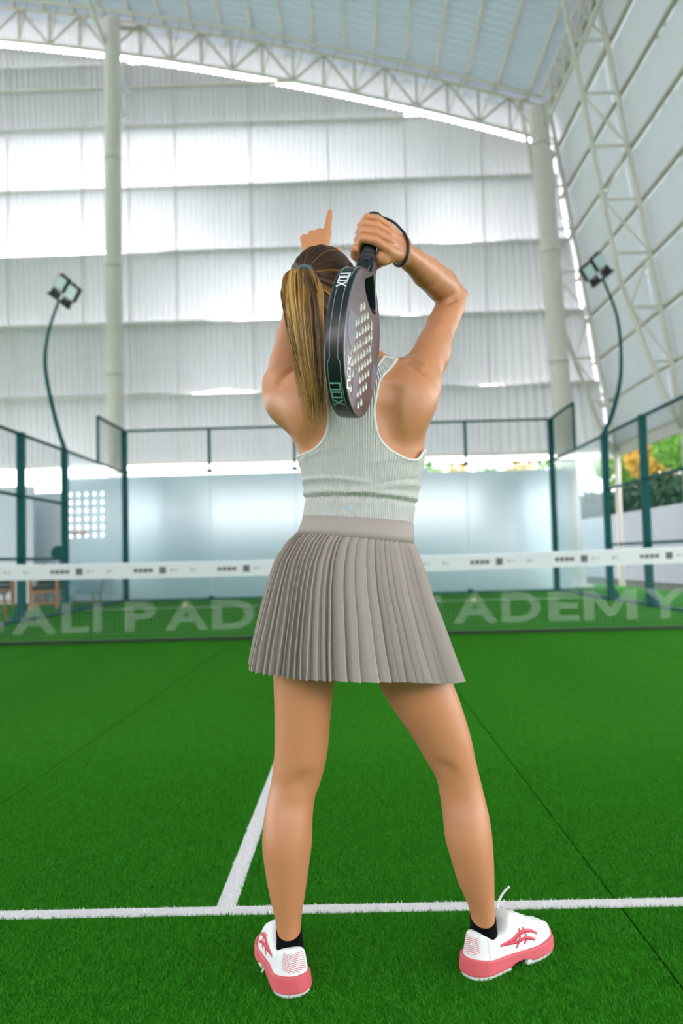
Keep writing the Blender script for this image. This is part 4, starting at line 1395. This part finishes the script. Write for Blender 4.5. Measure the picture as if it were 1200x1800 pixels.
# ------------------------------------------------------------------ shoes and socks
M_upper = mat('white_mesh_upper', lin(226, 232, 232), .6, var=.03, scale=60, bump=.3, bscale=700)
M_pink = mat('coral_pink_midsole', lin(208, 92, 100), .55, var=.05, scale=60)
M_pinks = mat('coral_stripe', lin(210, 70, 86), .45)
M_out = mat('white_rubber_outsole', lin(226, 234, 232), .5, bump=.2, bscale=400)
M_shank = mat('dark_shank', lin(62, 22, 34), .4)
M_sock = mat('black_sock', lin(7, 7, 11), .95, bump=.3, bscale=800, spec=.1)
M_lace = mat('white_lace', lin(232, 234, 236), .8)
YS = [-.004, .004, .02, .05, .08, .105, .13, .16, .19, .215, .235, .248]
WS = [.020, .028, .034, .0355, .0345, .036, .039, .043, .0445, .041, .032, .016]
ZS = [.084, .091, .090, .076, .080, .108, .102, .086, .072, .062, .054, .046]
CS = [0, 0, 0, .001, .003, .005, .006, .006, .004, .001, -.003, -.006]
fw, fz, fc = spl(YS, WS), spl(YS, ZS), spl(YS, CS)
def shoe_sd(x, y, z, grow=0.0, zb=.014):
    w = fw(y)+grow; zt = fz(y)+grow; cx = fc(y)*1.0
    # walls lean in towards the top
    lean = 1-.30*np.clip((z-.04)/.06, 0, 1)**1.3
    d1 = np.abs(x-cx)-w*lean
    d2 = z-zt+6.0*np.clip(np.abs(x-cx)-.016, 0, 1)**2*np.where(y > .1, 9, 0)
    d3 = zb-z
    d4 = np.maximum(-.006-grow-y, y-(.250+grow))
    k = .014
    dh = (np.sqrt((x-cx)**2+np.minimum(y-.032, 0)**2)-(.0345+grow-.012*np.clip((z-.035)/.06, 0, 1)))
    d1 = np.where(y < .032, np.maximum(d1, dh), d1)
    d = -smin(-d1, -d2, k)
    d = np.maximum(d, d3)
    return np.maximum(d, d4)
def sd_mesh(name, fn, lo, hi, h, it=1):
    lo, hi = np.array(lo), np.array(hi)
    n = np.ceil((hi-lo)/h).astype(int)+1
    x, y, z = [lo[i]+np.arange(n[i])*h for i in range(3)]
    D = np.broadcast_to(fn(x[:, None, None], y[None, :, None], z[None, None, :]), n).astype(np.float32)
    V, F = surface_nets(D, lo, h)
    return mesh_np(name, relax(V, F, it), F, True)
def sole_sd(x, y, z, zlo, zhi, grow, y0=-.010, y1=.254, fl=.0):
    w = fw(np.clip(y, -.004, .248))+grow+fl*np.clip((zhi-z), 0, 1)
    cx = fc(y)
    ye = np.where(y < .0, (y-.0), np.where(y > .235, y-.235, 0))
    d1 = np.sqrt(np.maximum(np.abs(x-cx)-w+.018, 0)**2+0*z)-.018
    # round heel and toe in plan
    dh = np.sqrt((x-cx)**2+(np.minimum(y-.032, 0))**2)-(fw(.032)+grow+fl*np.clip((zhi-z), 0, 1))
    d1 = np.where(y < .032, dh, d1)
    d = np.maximum(d1, np.maximum(zlo-z, z-zhi))
    return np.maximum(d, np.maximum(y0-y, y-y1))
me_upper = sd_mesh('shoe', lambda x, y, z: shoe_sd(x, y, z, .0, .03), (-.06, -.02, .0), (.065, .27, .125), .0018, 2)
def mid_top(y): return .036+.006*np.exp(-((y-.0)/.03)**2)-.004*np.clip(y/.25, 0, 1)
me_mid = sd_mesh('midsole', lambda x, y, z: np.maximum(sole_sd(x, y, z, .009, .05, .0035, fl=.10), z-mid_top(y)), (-.065, -.02, 0), (.07, .27, .06), .0018, 1)
def arch_cut(x, y, z): return np.sqrt(((y-.115)/1.9)**2+(z+.004)**2)-.021
me_mid = sd_mesh('midsole', lambda x, y, z: np.maximum(np.maximum(sole_sd(x, y, z, .009, .05, .0035, fl=.10), z-mid_top(y)), -arch_cut(x, y, z)), (-.065, -.02, 0), (.07, .27, .06), .0018, 1)
me_shank = sd_mesh('shank', lambda x, y, z: np.maximum(sole_sd(x, y, z, .006, .028, -.004), np.abs(y-.115)-.045), (-.065, -.02, 0), (.07, .27, .06), .0022, 1)
me_out_h = sd_mesh('outsole', lambda x, y, z: np.maximum(sole_sd(x, y, z, .0, .0125, .0045, fl=-.12), y-.088), (-.065, -.02, -.004), (.07, .27, .03), .0018, 1)
me_out_f = sd_mesh('outsole', lambda x, y, z: np.maximum(sole_sd(x, y, z, .0, .0135, .0045, fl=-.12), .132-y), (-.065, -.02, -.004), (.07, .27, .03), .0018, 1)
def sx(y, z, side, off=.0006):
    """surface x of the upper at (y,z)"""
    xs = np.linspace(0, .06, 121)
    d = shoe_sd(fc(y)+side*xs, np.array(y), np.array(z), 0, .03)
    i = np.argmax(d > 0)
    return float(fc(y)+side*(xs[max(i, 1)]+off))
def stripe(name, pts, w, side, m, parent, mw):
    """raised flat strip following the upper's side; pts (y,z)"""
    P = catmull([(p[0], p[1], 0) for p in pts], 24)[:, :2]
    ws = np.interp(np.linspace(0, 1, 24), np.linspace(0, 1, len(w)), w)
    T_ = np.gradient(P, axis=0); T_ /= np.linalg.norm(T_, axis=1, keepdims=True); Nn = np.stack([-T_[:, 1], T_[:, 0]], -1)
    V = []
    for off in (.0010, -.0006):
        for s in (-1, 0, 1):
            for k in range(24):
                y, z = P[k]+Nn[k]*ws[k]*s
                V.append((sx(y, z, side, off), y, z))
    idx = np.arange(6*24).reshape(6, 24); F = []
    for a, b in ((0, 1), (1, 2), (2, 5), (5, 4), (4, 3), (3, 0)):
        for k in range(23): F.append([idx[a, k], idx[a, k+1], idx[b, k+1], idx[b, k]])
    me = mesh_np(name, V, F, True)
    bm = bmesh.new(); bm.from_mesh(me); bmesh.ops.recalc_face_normals(bm, faces=bm.faces); bm.to_mesh(me); bm.free()
    return link(name, me, m, parent, mw)
def heel_pt(phi, z, off=.0003):
    rs_ = np.linspace(.01, .07, 241)
    X_ = rs_*math.sin(phi); Y_ = .032-rs_*math.cos(phi)
    d = shoe_sd(X_, Y_, np.array(z), 0, .03)
    r_ = rs_[max(int(np.argmax(d > 0)), 1)]+off
    return (r_*math.sin(phi), .032-r_*math.cos(phi), z)
def shoe(loc, yaw, mirror, label, laces):
    MW = Matrix.Translation(Vector(loc)) @ Matrix.Rotation(yaw, 4, 'Z') @ Matrix.Diagonal((mirror, 1, 1, 1))
    s = link('shoe', me_upper, M_upper, person, MW); s['label'] = label
    link('midsole', me_mid, M_pink, s, MW); link('shank', me_shank, M_shank, s, MW)
    link('outsole', me_out_h, M_out, s, MW); link('outsole', me_out_f, M_out, s, MW)
    for side in (1, -1):
        stripe('side_stripe', [(.062, .058), (.095, .060), (.125, .071), (.150, .068), (.172, .056)], [.0022, .0042, .0040, .0034, .0022], side, M_pinks, s, MW)
        stripe('side_stripe', [(.075, .056), (.105, .055), (.135, .057), (.160, .048)], [.0012, .0030, .0034, .0030], side, M_pinks, s, MW)
        stripe('side_stripe', [(.105, .043), (.118, .060), (.120, .080)], [.0016, .0018, .0012], side, M_pinks, s, MW)
        stripe('side_stripe', [(.128, .046), (.135, .060), (.130, .080)], [.0016, .0018, .0012], side, M_pinks, s, MW)
    # diagonal hatch of fine pink lines round the heel counter
    for k in range(17):
        pts = []
        for t in np.linspace(0, 1, 14):
            phi = -1.15+2.0*t; z = .030+k*.0040+.026*t
            if .046 < z < .084 and -1.2 < phi < 1.0: pts.append(heel_pt(phi, z))
        if len(pts) > 2: tube('heel_hatch', pts, .00055, M_pinks, s, 5, mw=MW)
    tube('heel_mark', [heel_pt(.30, .070), heel_pt(.16, .064), heel_pt(.22, .072)], .0014, M_lace, s, 6, n=8, mw=MW)
    for k in range(4):
        y = .112+k*.020; zt = float(fz(y))
        pts = [(fc(y)+q*.022, y+.004*q, zt+.0015-.011*abs(q)**2) for q in np.linspace(-1, 1, 9)]
        tube('lace', pts, .0024, M_lace, s, 6, mw=MW)
    for pts in laces:
        tube('lace', pts, .0026, M_lace, s, 6, n=16)
    return s
FL = np.array((.209, -7.366, .0)); FRt = np.array((.574, -7.300, .0))
YL, YRt = math.radians(15), math.radians(-52)
tl = W(462, 1708, -7.27); tr_ = W(893, 1559, -7.20)
shoe(FL, YL, -1, 'white tennis shoe with coral midsole seen from its heel',
     [[W(486, 1672, -7.24), W(474, 1682, -7.255), W(468, 1695, -7.262), W(459, 1711, -7.262)]])
shoe(FRt, YRt, 1, 'white tennis shoe with coral midsole turned outwards showing its side',
     [[W(873, 1597, -7.20), W(876, 1585, -7.20), W(884, 1570, -7.20), W(895, 1558, -7.20)], [W(878, 1606, -7.20), W(895, 1613, -7.19), W(907, 1617, -7.185), W(897, 1623, -7.18), W(880, 1612, -7.195)]])
# socks
for rows_, z0, z1, tilt in ((legL, .060, .128, .0), (legR, .060, .128, .0)):
    rows2 = [row(*r_) for r_ in rows_]
    rows2 = [(z, x, y, a+.0028, b+.0028, c+.0028) for z, x, y, a, b, c in rows2]
    lf = loft(rows2, 0)
    lo, hi = lf.lo.copy(), lf.hi.copy(); lo[2], hi[2] = .03, .15
    D, ax = evaluate([lf], lo, hi, .0025)
    Y_, Z_ = ax[1][None, :, None], ax[2][None, None, :]
    ymid = rows2[-2][2]
    ztop = .108+.25*np.clip(Y_-ymid, -.05, .05)
    D = np.maximum(D, Z_-ztop)
    V, F = surface_nets(D, lo, .0025)
    link('sock', mesh_np('sock', relax(V, F, 2), F, True), M_sock, person)

# ------------------------------------------------------------------ racket
RM = Matrix((tuple(R_u)+(R_but[0],), tuple(R_v)+(R_but[1],), tuple(R_n)+(R_but[2],), (0, 0, 0, 1)))
RM = Matrix(((R_u[0], R_v[0], R_n[0], R_but[0]), (R_u[1], R_v[1], R_n[1], R_but[1]), (R_u[2], R_v[2], R_n[2], R_but[2]), (0, 0, 0, 1)))
racket = link('padel_racket', None, None, None, RM)
tag(racket, 'black padel racket with white lettering hanging behind the woman', 'racket')
M_rim = mat('black_carbon_rim', lin(18, 26, 31), .36, var=.1, coat=.1)
M_face = mat('dark_violet_face', lin(58, 52, 62), .28, var=.12, scale=12, coat=.3, spec=.6)
M_panel = mat('grey_face_panel', lin(92, 98, 120), .28, var=.05, coat=.3)
M_core = mat('pale_core_foam', lin(196, 204, 190), .7)
M_let = mat('white_print', lin(226, 236, 236), .5)
M_line = mat('grey_pinstripe', lin(150, 154, 158), .4)
M_grip = mat('black_grip_tape', lin(30, 32, 38), .65, bump=.4, bscale=700)
# half outline of the head (u, v), from the throat to the tip
half = catmull([(.0150, .118), (.0160, .142), (.030, .160), (.062, .177), (.092, .200), (.113, .232), (.125, .268), (.1285, .302), (.125, .340), (.113, .380), (.090, .415), (.056, .441), (.026, .4525), (.0, .455)], 48)
outline = np.vstack([half, half[::-1][1:]*(-1, 1)])
hole_t = catmull([(0, .148), (.010, .160), (.034, .182), (.050, .200), (.036, .213), (0, .219), (-.036, .213), (-.050, .200), (-.034, .182), (-.010, .160), (0, .148)], 40)[:-1]
holes = []
for r_ in range(13):
    v = .245+r_*.0150
    for k in range(-3, 4):
        u_ = k*.032+(r_ % 2)*.016
        if (u_/.070)**2+((v-.335)/.105)**2 < 1: holes.append((u_, v))
cu = bpy.data.curves.new('racket', 'CURVE'); cu.dimensions = '2D'; cu.fill_mode = 'BOTH'
cu.extrude = .0145; cu.bevel_depth = .0045; cu.bevel_resolution = 3; cu.offset = -.0045
def spline(pts):
    s = cu.splines.new('POLY'); s.points.add(len(pts)-1)
    for p, q in zip(s.points, pts): p.co = (q[0], q[1], 0, 1)
    s.use_cyclic_u = True
spline(outline); spline(hole_t)
for (u_, v_) in holes:
    spline([(u_+.0043*math.cos(a), v_+.0043*math.sin(a)) for a in np.linspace(0, 2*np.pi, 15)[:-1]])
tmp = bpy.data.objects.new('tmp', cu); COL.objects.link(tmp)
rme = bpy.data.meshes.new_from_object(tmp.evaluated_get(bpy.context.evaluated_depsgraph_get()))
bpy.data.objects.remove(tmp)
rme.materials.clear()
for mm in (M_rim, M_face, M_core): rme.materials.append(mm)
ol = outline
for p in rme.polygons:
    c = p.center; nz_ = abs(p.normal.z)
    dmin = np.min((ol[:, 0]-c.x)**2+(ol[:, 1]-c.y)**2)**.5
    if nz_ > .95: p.material_index = 1
    else:
        p.material_index = 0 if (dmin < .010 or c.y < .222) else 2
    p.use_smooth = nz_ <= .95
head_o = link('head', rme, None, racket, RM)
HT = .0190
def decal(name, pts2, m, parent=None, z=HT, t=.0006, side=1):
    n = len(pts2)
    V = [(p[0], p[1], side*(z-.0002)) for p in pts2]+[(p[0], p[1], side*(z+t)) for p in pts2]
    F = [list(range(n)), list(range(n, 2*n))]+[[i, (i+1) % n, n+(i+1) % n, n+i] for i in range(n)]
    me = mesh_np(name, V, F)
    bm = bmesh.new(); bm.from_mesh(me); bmesh.ops.recalc_face_normals(bm, faces=bm.faces); bm.to_mesh(me); bm.free()
    return link(name, me, m, parent or head_o, RM)
def line2(name, pts, w, m, z=HT):
    for a, b in zip(pts[:-1], pts[1:]):
        a, b = np.array(a), np.array(b); d = (b-a)/np.linalg.norm(b-a); n_ = np.array((-d[1], d[0]))*w
        decal(name, [a-n_-d*w, b-n_+d*w, b+n_+d*w, a+n_-d*w], m, z=z)
# letters as stroke lists on a unit box
NOX = {'n': [[(0, 0), (0, 1), (1, 1), (1, 0)]], 'o': [[(0, 0), (1, 0), (1, 1), (0, 1), (0, 0)]], 'x': [[(0, 0), (1, 1)], [(0, 1), (1, 0)]]}
def rim_text(s0, s1, side):
    """nox along the rim between arc positions, on the near edge (u<0)"""
    pass
# rim pieces: position along half outline by arc length (near side: -u)
arc = np.concatenate([[0], np.cumsum(np.linalg.norm(np.diff(half, axis=0), axis=1))])
def rim_pt(s, z, off=.0004):
    u_ = np.interp(s, arc, half[:, 0]); v_ = np.interp(s, arc, half[:, 1])
    e = .002
    d = np.array((np.interp(s+e, arc, half[:, 0])-np.interp(s-e, arc, half[:, 0]), np.interp(s+e, arc, half[:, 1])-np.interp(s-e, arc, half[:, 1])))
    d /= np.linalg.norm(d)+1e-9
    n_ = np.array((d[1], -d[0]))
    q = np.array((u_, v_))+n_*off
    return np.array((-q[0], q[1], z))
def rim_stroke(name, pts, w, m):
    """pts in (arc, z) on the near rim"""
    for a, b in zip(pts[:-1], pts[1:]):
        a, b = np.array(a, float), np.array(b, float); d = (b-a)/np.linalg.norm(b-a); n_ = np.array((-d[1], d[0]))*w
        k = max(2, int(np.linalg.norm(b-a)/.008)+1)
        V = []
        for t in np.linspace(0, 1, k):
            c = a+(b-a)*t
            if t == 0: c = c-d*w
            if t == 1: c = c+d*w
            for q in (c-n_, c+n_):
                V.append(rim_pt(q[0], q[1], -.0003)); V.append(rim_pt(q[0], q[1], .0008))
        F = []
        for i in range(k-1):
            o, p_ = i*4, (i+1)*4
            for x_, y_ in ((0, 1), (1, 3), (3, 2), (2, 0)): F.append([o+x_, o+y_, p_+y_, p_+x_])
        F += [[0, 1, 3, 2], [4*k-4, 4*k-3, 4*k-1, 4*k-2]]
        me = mesh_np(name, V, F)
        bm = bmesh.new(); bm.from_mesh(me); bmesh.ops.recalc_face_normals(bm, faces=bm.faces); bm.to_mesh(me); bm.free()
        link(name, me, m, head_o, RM)
def rim_word(s0, lw, gap_, zc, hh, w, m):
    for k, ch in enumerate('nox'):
        a = s0+k*(lw+gap_)
        for st_ in NOX[ch]:
            # letter top points to the +n face; text runs towards the tip
            rim_stroke('rim_letter', [(a+x_*lw, zc+(y_-.5)*hh) for x_, y_ in st_], w, m)
AL = arc[-1]
s_n = float(np.interp(.228, half[:, 1], arc))
rim_word(s_n, .0105, .0045, -.001, .017, .0013, M_let)
rim_word(AL*.845, .0125, .006, -.001, .018, .0013, mat('mint_print', lin(112, 168, 156), .5))
for zz in (-.0125, .0125):
    sgn = 1 if zz > 0 else -1
    rim_stroke('pinstripe', [(.02, zz*.9), (AL*.12, zz*.9), (AL*.14, zz*.95), (AL*.36, zz*.95), (AL*.38, zz*.62), (AL*.74, zz*.62), (AL*.76, zz*.95), (AL*.98, zz*.95)], .0004, M_line)
# face prints on the visible (+n) face
def fpanel(pts): decal('face_panel', pts, M_panel, t=.0004)
fpanel([(-.113, .305), (-.075, .297), (-.060, .320), (-.060, .358), (-.085, .362), (-.112, .340)])
fpanel([(-.028, .400), (-.012, .372), (.006, .372), (.010, .410), (.004, .448), (-.012, .450)])
fpanel([(.085, .300), (.120, .295), (.122, .345), (.095, .352), (.082, .330)])
for ln in ([(-.100, .245), (-.062, .262), (-.030, .300), (.020, .300)], [(-.02, .306), (.045, .306)], [(.028, .235), (.060, .262), (.082, .292)], [(-.112, .306), (-.075, .298), (-.062, .320)], [(-.085, .364), (-.050, .364)]):
    line2('face_line', ln, .0006, M_line)
# "nox" near the tip, and a slanted word of strokes near the throat
def face_word(o, ax1, ax2, lw, hh, w, m):
    o, ax1, ax2 = map(np.array, (o, ax1, ax2))
    for k, ch in enumerate('nox'):
        for st_ in NOX[ch]:
            pts = [o+ax1*(k*lw*1.45+x_*lw)+ax2*(y_*hh) for x_, y_ in st_]
            line2('face_letter', pts, w, m)
face_word((-.040, .430), (-.42, -.907), (-.907, .42), .0145, .016, .0019, M_let)
for k in range(9):
    a = np.array((.030+.0035*k, .238+.0075*k)); line2('face_letter', [a, a+np.array((.006, .004))], .0016 if k < 5 else .0009, M_let)
for k in range(5):
    a = np.array((.0-.004*k*0-.055+.010*k, .432+.003*k)); line2('face_letter', [a, a+np.array((.006, .003))], .0007, M_let)
for k in range(4):
    a = np.array((-.098+.003*k, .372+.009*k)); line2('face_letter', [a, a+np.array((.005, .004))], .0009, M_line)
# grip, collar, butt cap
def ov(name, vs, rs, m, sides=24, flat=.9):
    V = []; F = []
    for v_, r_ in zip(vs, rs):
        for k in range(sides):
            a = k*2*math.pi/sides
            V.append((r_*math.cos(a), v_, r_*flat*math.sin(a)))
    for j in range(len(vs)-1):
        for k in range(sides): F.append([j*sides+k, (j+1)*sides+k, (j+1)*sides+(k+1) % sides, j*sides+(k+1) % sides])
    F += [list(range(sides)), list(range((len(vs)-1)*sides, len(vs)*sides))[::-1]]
    return link(name, mesh_np(name, V, F, True), m, racket, RM)
gv = np.linspace(.012, .125, 60)
ov('grip', gv, .0158+.0006*np.sign(np.sin(gv*2*math.pi/.022)), M_grip)
ov('collar', [.103, .104, .109, .110, .117, .118, .123, .124], [.0165, .0185, .0185, .0175, .0175, .0185, .0185, .0165], M_grip)
ov('butt_cap', [.0, .001, .004, .009, .014, .016], [.004, .0135, .0178, .0192, .0190, .0160], M_grip)
for k in range(5):
    a = .9+k*.16
    pts = [(.0180*math.cos(a), .1225, .0180*.9*math.sin(a)), (.0180*math.cos(a+.1), .1245, .0180*.9*math.sin(a+.1))]
# wrist strap loops from the butt round the wrist
sp_ = [RK(0, .002, 0), W(688, 386, WY-.010), W(702, 402, WY-.016), W(712, 424, WY-.024), W(714, 448, WY-.028), W(708, 467, WY-.022), W(697, 468, WY-.002), W(690, 458, WY+.022), W(692, 436, WY+.034), W(684, 410, WY+.030), W(672, 396, WY+.008), RK(0, .012, 0)]
P = catmull(sp_, 90)
def skin_d(Q):
    v = np.full(len(Q), 1.0)
    for p in prims+hand:
        q = p.fn(Q[:, 0], Q[:, 1], Q[:, 2])
        v = -smin(-v, q, p.k) if p.sub else smin(v, q, p.k)
    return v
for it in range(60):                 # the cord lies on the skin, never in it
    d0 = skin_d(P)
    gd = np.stack([(skin_d(P+np.eye(3)[a]*1e-3)-d0)/1e-3 for a in range(3)], -1)
    gd /= np.linalg.norm(gd, axis=1, keepdims=True)+1e-9
    mv = np.clip(.0034-d0, 0, .004)[:, None]*gd
    mv[:4] = 0; mv[-4:] = 0
    P = P+mv
    if it < 50: P[4:-4] = P[4:-4]*.7+.15*(P[3:-5]+P[5:-3])
print('strap depth', skin_d(P)[4:-4].min())
V, F = tubes(P[None], np.full((1, len(P)), .0030), 8)
link('wrist_strap', mesh_np('wrist_strap', V, F, True), M_black, racket)
